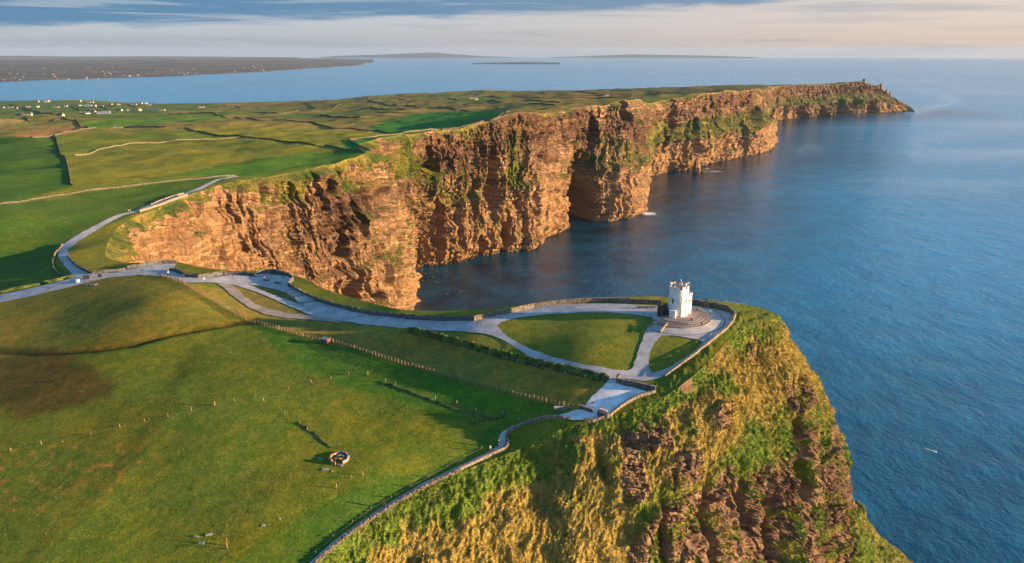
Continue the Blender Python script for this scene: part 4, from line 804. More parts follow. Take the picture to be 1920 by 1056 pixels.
def ribbon(name, line, label, cat, h, wd, mat, lump=.15, step=1.5, group=None, kind=None, leafy=False, amp=1.0):
    """a solid wall, bank or hedge standing on the land along a line"""
    L = resample(line[:, :2], step); n = len(L); tg = np.gradient(L, axis=0); tg /= np.linalg.norm(tg, axis=1, keepdims=True) + 1e-9; nn = np.stack([-tg[:, 1], tg[:, 0]], 1)
    prof = [(-.62, -.6), (-.5, .35), (-.38, .8), (-.12, 1.0), (.16, .98), (.4, .75), (.5, .3), (.62, -.6)]
    P = np.zeros((n, len(prof), 3))
    for j, (a, b) in enumerate(prof):
        q = L + nn * a * wd + (RNG.normal(size=(n, 2)) * lump * wd * .3); zg = H(L[:, 0] + nn[:, 0] * a * wd, L[:, 1] + nn[:, 1] * a * wd)
        P[:, j, :2] = q; P[:, j, 2] = zg + (b * h * (1 + RNG.normal(size=n) * lump) if b > 0 else b)
    me = mesh_from(name, P, grid_faces(n, len(prof)), mat, False); o = add(name, me, label=label, category=cat)
    if group: o['group'] = group
    return o
M_HEDGE = simple('hedge_leaf', (0.075, 0.10, 0.022), 0.95, 0.65, 0.5, 0.4, 2.0); M_FARHEDGE = simple('dark_hedge', (0.055, 0.06, 0.03), 0.95, 0.4, 0.05)
hl = gl([(768, 621), (800, 628), (830, 636), (880, 650), (910, 659), (940, 667), (975, 677), (1000, 683), (1030, 690), (1060, 697), (1100, 706), (1128, 713), (1138, 717)])
hd = ribbon('stone_hedge', hl, 'overgrown wall with green turf on top below the main path', 'hedge', 1.5, 1.9, M_HEDGE, .16, .7)
def tuft_shell(parent, line, wd, h, count, mat, size):
    """leaf sprays over a hedge, one mesh"""
    L = resample(line[:, :2], .5); V = []; F = []
    for k in range(count):
        i = RNG.integers(0, len(L)); a = RNG.uniform(-1, 1); x = L[i, 0] + RNG.normal() * .3; y = L[i, 1] + a * wd * .6; z = h * (1 - .7 * a * a) * RNG.uniform(.55, 1.12)
        r = size * RNG.uniform(.5, 1.3); d = RNG.normal(size=(3, 3)) * r; b_ = len(V); V += [(x + d[j, 0], y + d[j, 1], z + d[j, 2] * .6) for j in range(3)]; F.append((b_, b_ + 1, b_ + 2))
    V = np.array(V); V[:, 2] += H(V[:, 0], V[:, 1]); return add('foliage', mesh_from('foliage', V, F, mat), parent, kind='stuff')
tuft_shell(hd, hl, 1.6, 1.45, 5200, M_HEDGE, .28)
# pale boulders showing in the uphill end of the same wall
def boulder_mesh(seed, mat, sub=1):
    bm = bmesh.new(); bmesh.ops.create_icosphere(bm, subdivisions=sub, radius=.5); rg = np.random.default_rng(seed)
    for v in bm.verts: v.co = v.co * (1 + rg.normal() * .16)
    me = bpy.data.meshes.new('stone'); bm.to_mesh(me); bm.free(); me.materials.append(mat); return me
M_BOULDER = stone_mat('grey_boulder', (0.25, 0.25, 0.25)); BLD = [boulder_mesh(i, M_BOULDER) for i in range(5)]
bl = resample(hl[5:, :2], .85)
for i, p in enumerate(bl):
    if RNG.random() < .4:
        q = p + np.array([RNG.normal() * .25, -1.05 + RNG.normal() * .15]); o = add('stone', BLD[i % 5], hd, loc=(q[0], q[1], float(H(q[:1], q[1:])[0]) + RNG.uniform(.3, .8))); o.scale = RNG.uniform(.4, 1.0, 3); o.rotation_euler = RNG.uniform(0, 6, 3)

# rough stone wall along the brink in the foreground, built of single stones past the limit for parts
def rubble_wall(name, pts, label, h, wd, mat, size=.42):
    L = resample(gl(pts)[:, :2], size * .8); V = []; F = []; base = boulder_mesh(3, mat); bv = np.array([tuple(v.co) for v in base.vertices]); bf = np.array([tuple(p.vertices) for p in base.polygons])
    tg = np.gradient(L, axis=0); tg /= np.linalg.norm(tg, axis=1, keepdims=True); nn = np.stack([-tg[:, 1], tg[:, 0]], 1); zs = H(L[:, 0], L[:, 1])
    for i in range(len(L)):
        for lay in range(int(h / (size * .62)) + 1):
            for a in (-.5, .5):
                c = np.array([*(L[i] + nn[i] * a * wd * (1 - .15 * lay)), zs[i] + lay * size * .62 + size * .2]) + RNG.normal(size=3) * .07
                ang = RNG.uniform(0, 6.28); sc = size * RNG.uniform(.8, 1.5, 3) * (1.15, 1, .75); w_ = bv * sc; w_ = np.stack([w_[:, 0] * math.cos(ang) - w_[:, 1] * math.sin(ang), w_[:, 0] * math.sin(ang) + w_[:, 1] * math.cos(ang), w_[:, 2]], 1) + c
                F.append(bf + len(V) * len(bv)); V.append(w_)
    return add(name, mesh_from(name, np.concatenate(V), np.concatenate(F), mat), label=label, category='wall')
rubble_wall('rubble_wall', [(862, 882), (830, 897), (800, 911), (750, 939), (702, 969), (670, 991), (642, 1013), (610, 1041), (592, 1058), (550, 1096)], 'rough dry stone wall along the brink at the bottom of the picture', .65, .5, M_DRY)

M_FIELDWALL = stone_mat('field_wall_stone', (0.09, 0.08, 0.062), .5); M_SUNWALL = stone_mat('pale_field_wall_stone', (0.15, 0.125, 0.08), .5)
FW = [('low stone wall curving outside the left bend of the path', [(118, 460), (106, 474), (99, 490), (101, 504), (112, 514), (134, 519)], .9, .7, M_SUNWALL),
      ('dark bank beside the road at the left edge', [(-20, 552), (0, 549), (40, 541), (80, 532), (120, 524), (138, 519)], 1.1, 1.2, M_HEDGE),
      ('upright wall dropping from the corner mound in the left green fields', [(103, 257), (107, 268), (111, 280), (115, 294)], 1.3, 1.0, M_FIELDWALL),
      ('wall running down the hill beside the dark green left field', [(119, 293), (124, 300), (129, 320), (134, 349)], 1.3, .9, M_FIELDWALL),
      ('pale sunlit wall crossing the golden fields on the left', [(140, 292), (180, 286), (240, 273), (300, 268), (340, 266), (450, 258)], 1.0, .7, M_SUNWALL),
      ('dark field wall crossing the golden pasture towards the green slope', [(345, 243), (400, 254), (450, 257), (500, 264), (560, 271), (592, 277)], 1.3, 1.1, M_FARHEDGE),
      ('short dark wall leading to the coast path corner', [(610, 275), (640, 280), (682, 288)], 1.5, 1.3, M_FIELDWALL),
      ('long grey wall across the big shaded field above the left path', [(-20, 389), (0, 386), (60, 376), (130, 363), (200, 354), (300, 343), (380, 335), (442, 328)], .9, .8, M_FIELDWALL),
      ('dark hedge winding across the middle distance below the moor', [(315, 214), (360, 216), (400, 217), (430, 223), (480, 228), (560, 231), (600, 234)], 1.5, 1.4, M_FARHEDGE),
      ('dark hedge bending down beside the bright green field', [(580, 232), (605, 237), (640, 241), (700, 246), (728, 251)], 1.5, 1.4, M_FARHEDGE),
      ('brown bank running left from the corner mound', [(60, 262), (105, 257), (130, 254), (190, 245), (230, 239), (310, 240)], 1.8, 2.2, M_FIELDWALL),
      ('short wall on the rusty bank', [(141, 228), (152, 234), (168, 244)], 2.0, 2.0, M_FIELDWALL),
      ('dark wall curving on the far left slope', [(100, 230), (118, 226), (130, 229), (142, 229)], 1.4, 1.4, M_FARHEDGE),
      ('wall at the top of the far left dark field', [(28, 228), (45, 225), (55, 231)], 1.4, 1.4, M_FARHEDGE),
      ('grey wall looping round the cliff corner beside the golden field', [(692, 284), (682, 277), (668, 271), (657, 266), (658, 262), (668, 260)], 1.5, 1.3, M_FIELDWALL),
      ('pale coast wall along the top of the middle cliffs', [(668, 260), (700, 258), (740, 253), (790, 248), (830, 243)], 1.0, .8, M_SUNWALL),
      ('pale coast wall climbing the brink to the high cliff corner', [(830, 244), (870, 236), (905, 226), (935, 217), (955, 209)], 1.5, 1.4, M_FIELDWALL)]
for lb, pts, h, wd, mt in FW:
    ribbon('field_bank' if 'bank' in lb else ('hedge' if 'hedge' in lb else 'field_wall'), smooth_line(gl(pts), 6), lb, 'bank' if 'bank' in lb else ('hedge' if 'hedge' in lb else 'wall'), h, wd, mt, .14, 2.2)
FH = [[(600, 222), (660, 225), (700, 223)], [(460, 212), (520, 214), (560, 210)], [(640, 208), (700, 205), (760, 207)], [(700, 216), (760, 213), (800, 210)], [(560, 200), (600, 204), (640, 200)], [(690, 195), (740, 198), (790, 202)],
      [(820, 200), (850, 203), (890, 206)], [(860, 196), (900, 192), (940, 193)], [(930, 200), (980, 199), (1040, 200)], [(960, 192), (1000, 190), (1060, 191)], [(900, 184), (960, 183), (1020, 185)], [(1050, 186), (1110, 184), (1180, 184)],
      [(740, 188), (800, 187), (860, 189)], [(1120, 178), (1180, 177), (1240, 178)], [(980, 176), (1060, 175), (1120, 176)], [(1230, 172), (1290, 172), (1350, 171)], [(40, 205), (70, 212), (100, 217)], [(130, 200), (150, 206), (190, 212)], [(175, 196), (200, 205), (230, 209)],
      [(20, 196), (60, 208), (80, 216)], [(330, 207), (380, 208), (430, 206)], [(420, 200), (460, 203), (520, 202)], [(500, 222), (540, 221), (600, 219)], [(240, 200), (270, 205), (300, 208)]]
ORD = ['first', 'second', 'third', 'fourth', 'fifth', 'sixth', 'seventh', 'eighth', 'ninth', 'tenth', 'eleventh', 'twelfth', 'thirteenth', 'fourteenth', 'fifteenth', 'sixteenth', 'seventeenth', 'eighteenth', 'nineteenth']
_far = sorted([p for p in FH if p[0][1] < 201], key=lambda p: p[0][0]); _nr = sorted([p for p in FH if p[0][1] >= 201], key=lambda p: p[0][0])
for i, pts in enumerate(FH):
    hlab = f'dark hedgerow on the moor, {ORD[_far.index(pts)]} from the left of the farther ones' if pts in _far else f'dark hedgerow on the moor, {ORD[_nr.index(pts)]} from the left of the nearer ones'
    ribbon('hedgerow', smooth_line(gl(pts), 4), hlab, 'hedge', 1.8, 2.4, M_FARHEDGE, .35, 9, group='hedgerows dividing the distant moor')

# ------------------------------------------------------------------ the white round tower
def ring_mesh(name, r0, r1, z0, z1, seg, mat, a0=0, a1=2 * math.pi, ri0=None, ri1=None, smooth=True):
    """ring or disc segment with outer radius r0 (bottom) to r1 (top); inner radius ri0/ri1 or solid"""
    full = abs(a1 - a0 - 2 * math.pi) < 1e-6; A = np.linspace(a0, a1, seg + 1); ri0 = ri0 or 0; ri1 = ri1 if ri1 is not None else ri0
    prof = [(max(ri0, .001), z0), (r0, z0), (r1, z1), (max(ri1, .001), z1)]; V = [(r_ * math.cos(a), r_ * math.sin(a), z) for a in A for r_, z in prof]; F = []
    for i in range(seg):
        for j in range(4): F.append((i * 4 + j, i * 4 + (j + 1) % 4, (i + 1) * 4 + (j + 1) % 4, (i + 1) * 4 + j))
    bm = bmesh.new(); vs = [bm.verts.new(v) for v in V]
    for f in F: bm.faces.new([vs[k] for k in f[::-1]])
    if not full: bm.faces.new(vs[:4]); bm.faces.new(vs[-4:][::-1])
    bmesh.ops.remove_doubles(bm, verts=bm.verts, dist=1e-4); bmesh.ops.recalc_face_normals(bm, faces=bm.faces)
    me = bpy.data.meshes.new(name); bm.to_mesh(me); bm.free(); me.materials.append(mat)
    return me
def box(name, sx, sy, sz, mat, bev=.03):
    bm = bmesh.new(); bmesh.ops.create_cube(bm, size=1)
    for v in bm.verts: v.co = Vector((v.co.x * sx, v.co.y * sy, (v.co.z + .5) * sz))
    if bev: bmesh.ops.bevel(bm, geom=list(bm.edges), offset=bev, segments=1, affect='EDGES')
    me = bpy.data.meshes.new(name); bm.to_mesh(me); bm.free(); me.materials.append(mat); return me
M_GLASS = simple('dark_pane', (0.02, 0.022, 0.028), 0.15, .1, 3, spec=.6); M_PIPE = simple('dark_pipe', (0.06, 0.05, 0.05), .5); M_DOOR = simple('teal_door', (0.03, 0.07, 0.085), .6)
M_CAPS = stone_mat('brown_capstone', (0.22, 0.10, 0.06), 2.0); M_TERR = paving_material('terrace_paving', (0.33, 0.27, 0.25)); M_LEAD = simple('roof_lead', (0.16, 0.17, 0.2), .6)
def on_ring(parent, me, name, phi, r, z, **kw):
    """phi measured from the side facing the camera (-Y) towards +X"""
    o = add(name, me, parent, **kw); o.location = (r * math.sin(phi), -r * math.cos(phi), z); o.rotation_euler = (0, 0, phi); return o
def tower():
    c = g(1270, 590); z0 = c[2] + .30; RT = 2.95
    root = add('round_tower', None, loc=(c[0], c[1], z0), label='white round castle tower with battlements on the headland terrace', category='tower')
    wall = add('wall', ring_mesh('wall', RT + .12, RT - .02, -1.2, 8.0, 48, M_WHITE), root)
    for f in wall.data.polygons: f.use_smooth = False
    add('string_course', ring_mesh('string_course', RT + .06, RT + .10, 7.9, 8.12, 48, M_WHITE, ri0=RT - .3), root)
    add('parapet', ring_mesh('parapet', RT + .03, RT + .03, 8.12, 8.95, 48, M_WHITE, ri0=RT - .42), root)
    add('roof_deck', ring_mesh('roof_deck', RT - .40, RT - .40, 8.0, 8.25, 32, M_LEAD), root)
    mer = ring_mesh('merlon', RT + .03, RT + .03, 0, 1.0, 5, M_WHITE, -math.pi / 2 - .19, -math.pi / 2 + .19, ri0=RT - .42)
    capm = ring_mesh('capstone', RT + .10, RT + .02, 0, .16, 5, M_CAPS, -math.pi / 2 - .21, -math.pi / 2 + .21, ri0=RT - .48)
    for k in range(10):
        phi = .31 + k * 2 * math.pi / 10; m = add('merlon', mer, root); m.location = (0, 0, 8.95); m.rotation_euler = (0, 0, phi)
        cp = add('capstone', capm, m); cp.location = (0, 0, 1.0)
        if k in (2, 4, 7): on_ring(m, box('pinnacle', .5, .5, .55, M_WHITE, .06), 'pinnacle', 0, RT - .2, 1.16)
    hatch = add('roof_hatch', box('roof_hatch', 1.5, 1.1, .8, M_WHITE), root); hatch.location = (-.1, .3, 8.25); hatch.rotation_euler = (0, 0, .3)
    for phi, z, w_, h_ in ((-.80, 4.4, .55, 1.25), (.70, 4.7, .45, .95), (.66, 1.3, .38, .85), (-2.2, 4.4, .55, 1.2)):
        wd = on_ring(root, box('window', w_ + .3, .18, h_ + .3, M_WHITE, .02), 'window', phi, RT + .0, z - .15); p = add('pane', box('pane', w_, .12, h_, M_GLASS, 0), wd); p.location = (0, -.06, .15)
        hd_ = add('hood_stone', box('hood_stone', w_ + .5, .2, .12, M_CAPS, .02), wd); hd_.location = (0, -.05, h_ + .3)
    on_ring(root, ring_mesh('drainpipe', .09, .09, -.3, 6.9, 8, M_PIPE), 'drainpipe', .06, RT + .16, 0)
    # stair turret on the right
    t = add('stair_turret', ring_mesh('stair_turret', 1.42, 1.35, -.8, 6.3, 28, M_WHITE), root); t.location = (3.15, 1.35, 0)
    tp = add('turret_parapet', ring_mesh('turret_parapet', 1.40, 1.40, 6.3, 6.95, 28, M_WHITE, ri0=1.05), t); add('turret_cap', ring_mesh('turret_cap', 1.44, 1.38, 6.95, 7.08, 28, M_CAPS, ri0=1.02), t)
    add('turret_roof', ring_mesh('turret_roof', 1.04, 1.04, 6.30, 6.5, 20, M_LEAD), t); wp = add('window', box('window', .3, .16, .7, M_GLASS, .02), t); wp.location = (.62, -1.26, 4.2); wp.rotation_euler = (0, 0, .46)
    pr = add('entrance_porch', box('entrance_porch', 1.9, 2.0, 2.75, M_WHITE, .05), root); pr.location = (-2.05, -2.7, -.35); pr.rotation_euler = (0, 0, -.42)
    pc = add('porch_cap', box('porch_cap', 2.05, 2.15, .12, M_WHITE, .03), pr); pc.location = (0, 0, 2.75)
    dr = add('door', box('door', 1.2, .12, 2.1, M_DOOR, .02), pr); dr.location = (-1.0, .1, .2); dr.rotation_euler = (0, 0, math.pi / 2)
    # dark rubble gate beside the tower
    gt = add('stone_gateway', None, loc=(c[0] - 4.7, c[1] - .3, z0 - .2), label='dark rubble gateway standing left against the white tower', category='gateway')
    for x, y, w_, h_ in ((-1.05, -.5, 1.5, 3.4), (.75, .35, 1.3, 3.5)):
        p = add('gate_pier', block_mesh('gate_pier', w_, 1.1, h_, M_DARKSTONE, .03, int(h_ * 10)), gt); p.location = (x, y, 0)
        cc = add('capstone', block_mesh('capstone', w_ + .15, 1.25, .2, M_CAPS, .05, 5, 0), p); cc.location = (0, 0, h_)
    l_ = add('lintel', block_mesh('lintel', 1.6, .6, .45, M_DARKSTONE, .05, 9, 0), gt); l_.location = (-.2, -.1, 2.6); l_.rotation_euler = (0, 0, .4)
    g_ = add('gate', box('gate', .95, .08, 1.9, M_DOOR, .01), gt); g_.location = (1.75, -.45, .1); g_.rotation_euler = (0, 0, .3)
    # stepped semicircular terraces round the tower
    tr = add('stepped_terrace', None, loc=(c[0], c[1], c[2]), label='semicircular stone terrace steps round the foot of the white tower', category='terrace')
    for i, r_ in enumerate((10.6, 9.5, 8.4, 7.3)):
        st = add('step', ring_mesh('step', r_, r_, -1.5, .16 + .17 * i - .25, 56, M_TERR, -math.pi * .80 + .02 * i, math.pi * .42, ri0=.5), tr)
        ed = add('step_edge', ring_mesh('step_edge', r_ + .03, r_ + .02, .16 + .17 * i - .36, .16 + .17 * i - .235, 56, M_STONE, -math.pi * .80, math.pi * .42, ri0=r_ - .32), tr)
    A = np.linspace(-math.pi * .75, math.pi * .40, 70); P = []
    for a in A:
        for r_ in (14.4, 14.75): x, y = c[0] + r_ * math.cos(a), c[1] + r_ * math.sin(a); P.append((x, y, float(H(np.array([x]), np.array([y]))[0]) + .185))
    add('paving_band', mesh_from('paving_band', P, grid_faces(70, 2), M_SLATE), kind='structure')
    return c
TC = tower()

# ------------------------------------------------------------------ stairs beside the seaward wall
def stairs():
    a = g(545, 545); b = g(590, 578); c = g(575, 556); ang = math.atan2(b[1] - a[1], b[0] - a[0]); L = math.hypot(b[0] - a[0], b[1] - a[1])
    root = add('staircase', None, loc=tuple(a), label='broad pale stone stairs with landings beside the dark slab wall', category='stairs'); root.rotation_euler = (0, 0, ang)
    n = 18
    for i in range(n):
        k = i / n; x = L * (k + .5 / n); zz = (b[2] - a[2]) * k + .55 * (1 - k) + .12 * (1 if (i // 6) % 2 else 0)
        st = add('step', box('step', L / n * .98, 5.2, .9, (M_PAVE, M_TERR)[i % 6 == 0], .02), root); st.location = (x, .6, zz - .68)
stairs()

# ------------------------------------------------------------------ post and wire fences
M_POST = simple('weathered_post', (0.26, 0.17, 0.10), .9, .4, .6); M_WIRE = simple('fence_wire', (0.16, 0.13, 0.10), .6); M_RAIL = simple('grey_rail', (0.12, 0.12, 0.13), .8)
POSTS = [block_mesh('post', .11 + .02 * i, .11 + .02 * i, 1.3, M_POST, .08, 50 + i) for i in range(4)]
def fence(name, pts, label, step, h=1.3, wires=4, posts=None, lean=.04, mat=None, wr=.025, group=None):
    line = gl(pts); line = resample(line[:, :2], step) if step else line[:, :2]; z = H(line[:, 0], line[:, 1]); root = add(name, None, loc=(line[0, 0], line[0, 1], z[0]), label=label, category='fence')
    if group: root['group'] = group
    for i, p in enumerate(line):
        o = add('post', (posts or POSTS)[i % 4], root); o.location = (p[0] - line[0, 0], p[1] - line[0, 1], z[i] - z[0]); o.rotation_euler = (random.gauss(0, lean), random.gauss(0, lean), random.uniform(0, 3)); s_ = h / 1.3 * random.uniform(.9, 1.1) * (1.18 if i % 7 == 0 else 1); w_ = 1.5 if i % 7 == 0 else 1; o.scale = (w_, w_, s_)
    for k in range(wires):
        hh = h * (.25 + .68 * k / max(1, wires - 1)); q = np.column_stack([line, z + hh]) - np.array([*line[0], z[0]]); V = np.zeros((len(q), 4, 3)); 
        for j, (dx, dz) in enumerate(((-wr, -wr), (wr, -wr), (wr, wr), (-wr, wr))): V[:, j] = q + np.array([dx, 0, dz])
        i_, j_ = np.meshgrid(np.arange(len(q) - 1), np.arange(4), indexing='ij'); F = np.stack([i_ * 4 + j_, i_ * 4 + (j_ + 1) % 4, (i_ + 1) * 4 + (j_ + 1) % 4, (i_ + 1) * 4 + j_], -1).reshape(-1, 4)
        add('wire', mesh_from('wire', V, F, mat or M_WIRE), root)
    return root
fence('wire_fence', [(306, 519), (325, 523), (345, 531), (370, 547), (400, 565), (430, 581), (460, 598), (476, 605), (540, 623), (598, 638)], 'long post and wire fence coming downhill from the path to the brown hut', 1.35)
fence('wire_fence', [(626, 644), (700, 666), (760, 684), (800, 696), (870, 716), (940, 736), (1000, 751), (1060, 765), (1084, 769)], 'long post and wire fence from the brown hut to the pale viewing terrace', 1.35)
RAILP = [block_mesh('post', .14, .14, 1.1, M_RAIL, .05, 70 + i) for i in range(4)]
fence('rail_fence', [(163, 530), (200, 522), (230, 519), (262, 516), (290, 515), (310, 518)], 'grey rail fence along the lower edge of the left path', 2.4, 1.1, 2, RAILP, .01, M_RAIL, .05)
fence('rail_fence', [(168, 519), (186, 515), (215, 512), (235, 509)], 'short grey rail fence dividing the path beside the inner wall', 2.4, 1.1, 2, RAILP, .01, M_RAIL, .05)
SP = [('row of leaning stakes in a line across the middle of the near field', [(21, 848), (78, 834), (170, 816), (225, 803), (272, 793), (316, 784), (359, 773), (403, 763), (441, 756), (479, 746), (541, 731), (585, 720), (621, 712), (654, 704), (690, 703)]),
      ('stakes going down the near field to the stone ring', [(495, 755), (534, 779), (563, 797), (577, 810), (609, 832)]),
      ('stakes and broken wire in the right of the near field', [(723, 716), (741, 722), (816, 750), (857, 758), (893, 774), (914, 784)]),
      ('stakes in the grass below the end of the fallen bank', [(887, 791), (914, 785), (928, 784), (943, 776)]),
      ('pair of stakes and wire below the stone ring near the mown strip', [(631, 916), (659, 898), (680, 891)]),
      ('stakes on the fallen bank nearest the narrow path', [(971, 776), (994, 771), (1022, 777), (998, 786)])]
for lb, pts in SP: fence('stake_fence', pts, lb, 0, 1.1, 1, lean=.10, wr=.012)
fence('stake_fence', [(425, 1024), (427, 1030)], 'two stakes beside the flat stones at the bottom of the near field', 0, 1.5, 0)
# fine stakes along the foreground wall
fence('stake_fence', [(520, 1100), (580, 1058), (598, 1030), (640, 996), (698, 953), (720, 945), (735, 932), (800, 898), (855, 866), (903, 843)], 'thin stakes along the narrow path behind the rough brink wall', 5.5, 1.1, 1, RAILP, .05)
ribbon('turf_bank', smooth_line(gl([(716, 716), (750, 728), (800, 747), (860, 770), (905, 781), (925, 790)]), 6), 'low fallen turf bank running down the near field', 'bank', .28, 1.1, M_HEDGE, .2, 1.2)
ribbon('turf_bank', smooth_line(gl([(560, 795), (590, 815), (612, 835), (622, 840)]), 4), 'short turf bank just above the stone ring', 'bank', .22, .9, M_HEDGE, .2, 1.2)
ribbon('turf_bank', smooth_line(gl([(885, 797), (905, 788), (930, 786), (950, 778)]), 4), 'short turf ridge crossing the end of the fallen bank', 'bank', .2, .9, M_HEDGE, .2, 1.2)

# ------------------------------------------------------------------ hut, stone ring, slabs, benches, signs
M_PLANK = simple('red_brown_plank', (0.20, 0.085, 0.05), .85, .35, 3); M_ROOF = simple('felt_roof', (0.16, 0.15, 0.16), .9); M_BENCH = stone_mat('dark_bench_stone', (0.06, 0.065, 0.07)); M_BLUE = simple('blue_panel', (0.02, 0.16, 0.42), .5, .1); M_CREAM = simple('cream_panel', (0.55, 0.53, 0.48), .6, .1)
def at(u, v, dz=0): p = g(u, v); return (p[0], p[1], p[2] + dz)
def hut():
    r_ = add('hut', None, loc=at(611, 643), label='small brown timber hut with a flat grey roof against the long fence', category='hut'); r_.rotation_euler = (0, 0, -.45)
    for i in range(7):
        for sd in (-1, 1): p = add('plank', box('plank', .36, .06, 1.45, M_PLANK, .01), r_); p.location = (-1.12 + i * .373, sd * .82, 0)
    for i in range(4):
        for sd in (-1, 1): p = add('plank', box('plank', .06, .38, 1.42, M_PLANK, .01), r_); p.location = (sd * 1.32, -.6 + i * .4, 0)
    rf = add('roof', box('roof', 3.1, 2.2, .12, M_ROOF, .02), r_); rf.location = (0, 0, 1.47); rf.rotation_euler = (.06, 0, 0)
    d = add('door', box('door', .8, .05, 1.2, M_DOOR, .01), r_); d.location = (-.55, -.88, .05)
hut()
def stone_ring():
    c = at(636, 861); r_ = add('stone_ring', None, loc=c, label='round roofless ruin of low stone walling in the near field', category='ruin'); ms = [stone_mat('ring_stone', (0.22, 0.20, 0.19)), stone_mat('ring_stone_rust', (0.36, 0.19, 0.09)), M_BOULDER]
    for k in range(16):
        a = k / 16 * 2 * math.pi
        if k in (12, 13): continue
        o = add('wall_block', block_mesh('wall_block', 1.0, .38, random.uniform(.5, .95), ms[1] if k in (6, 7, 10, 11) else ms[0], .08, 90 + k), r_); o.location = (2.25 * math.cos(a), 2.25 * math.sin(a), 0); o.rotation_euler = (random.gauss(0, .06), 0, a + math.pi / 2)
    for x, y, s_, m_ in ((-.3, .6, .8, 2), (.6, -.2, .9, 1), (.1, 1.0, .7, 2), (.9, .7, .6, 2), (-.6, -.3, .6, 0)):
        o = add('fallen_stone', block_mesh('fallen_stone', s_ * 1.3, s_ * .8, .35, ms[m_], .12, int(s_ * 99 + m_), 0), r_); o.location = (x, y, .1); o.rotation_euler = (random.gauss(0, .2), random.gauss(0, .2), random.uniform(0, 3))
stone_ring()
for u, v, s_, lb in ((638, 873, 1.0, 'pale slab leaning out of the stone ring'), (600, 861, .7, 'small grey stone left of the stone ring'), (610, 881, 1.1, 'broken pale slab in the grass below the stone ring'), (623, 884, .35, 'little green white stone beside the broken slab'),
                     (368, 1007, .75, 'left one of three flat grey stones at the bottom of the near field'), (392, 1003, .9, 'right one of three flat grey stones at the bottom of the near field'), (378, 1019, .8, 'lowest of three flat grey stones at the bottom of the near field'),
                     (494, 986, .55, 'small flat stone beside the mown strip, nearer one'), (523, 973, .5, 'small flat stone beside the mown strip, farther one'), (385, 614, .35, 'white stone on the grass just above the ditch'), (494, 638, .3, 'white stone in the green field below the ditch end'), (21, 540, .35, 'white stone in the field beyond the left road'), (116, 829, .35, 'pale stone among the rusty sedge'), (972, 786, .5, 'flat stone in the grass by the narrow path')):
    o = add('field_stone', block_mesh('field_stone', 1.5 * s_, .8 * s_, .14, M_BOULDER, .16, int(u), -.1), loc=at(u, v), label=lb, category='stone'); o.rotation_euler = (0, 0, random.uniform(-.4, .4))
for k in range(7):
    o = add('kerb_stone', BLD[k % 5], loc=at(160 + k * 3.6, 533.5 + (k % 2), .1), label=f'small rusty stone, {ORD[k]} from the left in the line below the left road', category='stone', group='line of small stones below the left road'); o.scale = (.9, .7, .5)
def bench(u, v, ang, L, lb):
    r_ = add('stone_bench', None, loc=at(u, v, .16), label=lb, category='bench'); r_.rotation_euler = (0, 0, ang)
    s_ = add('seat', box('seat', L, .75, .16, M_BENCH, .03), r_); s_.location = (0, 0, .38)
    for x in (-.36, 0, .36): l_ = add('support', box('support', .28, .6, .38, M_BENCH, .03), r_); l_.location = (x * L, 0, 0)
bench(500, 527, -.25, 3.0, 'dark stone bench on the small terrace, nearer the wall'); bench(521, 532, -.25, 3.0, 'dark stone bench on the small terrace, nearer the stairs')
bench(1213, 578, 0.02, 6.5, 'very long low dark bench on the plaza left of the tower')
def wall_block_thing(name, u, v, sx, sy, sz, ang, mat, lb, cat):
    o = add(name, block_mesh(name, sx, sy, sz, mat, .02, int(u + v)), loc=at(u, v, .1), label=lb, category=cat); o.rotation_euler = (0, 0, ang); return o
def seat_wall(u0, v0, u1, v1, h, th, mat, cap, lb):
    a, b = g(u0, v0), g(u1, v1); L = math.hypot(*(b - a)[:2]); r_ = add('seat_wall', None, loc=tuple((a + b) / 2 + np.array([0, 0, .15])), label=lb, category='wall'); r_.rotation_euler = (0, 0, math.atan2(b[1] - a[1], b[0] - a[0]))
    n = max(2, int(L / 1.1))
    for i in range(n): o = add('block', block_mesh('block', L / n - .03, th, h, mat, .03, i), r_); o.location = ((i + .5) * L / n - L / 2, 0, 0)
    c = add('coping', box('coping', L + .1, th + .12, .1, cap, .02), r_); c.location = (0, 0, h)
seat_wall(1087, 767, 1111, 776, .9, .7, M_SLATE, M_STONE, 'low grey seat wall at the field corner of the pale terrace')
seat_wall(1038, 774, 1065, 767, .9, .6, M_STONE, M_BOULDER, 'pale topped stile wall left of the terrace beside the fence end')
seat_wall(1121, 779, 1141, 785, 1.0, 1.3, M_SLATE, M_SLATE, 'dark stone block the family leans on at the terrace edge')
def sign(u, v, lb, w_=.9, h_=.6, ph=1.6, mat=None):
    r_ = add('sign', None, loc=at(u, v, .15), label=lb, category='sign'); p = add('post', box('post', .09, .09, ph, M_RAIL, .01), r_); b = add('board', box('board', w_, .06, h_, mat or M_SLATE, .01), r_); b.location = (0, -.08, ph - h_ * .6); return r_
sign(1111, 768, 'small dark sign on a post on the pale terrace'); sign(1066, 791, 'dark notice on a post by the terrace edge wall', 1.0, .7, 1.2); sign(1206, 594, 'brown post marker at the lawn corner near the tower', .4, .4, 1.0, M_CAPS); sign(938, 611, 'short brown marker post where the lawn path forks', .2, .3, 1.0, M_CAPS)
sign(800, 850, 'thin grey marker on the mown strip near the walkers', .3, .3, 1.0); sign(126, 527, 'grey post sign at the road junction on the left', .3, .5, 1.8)
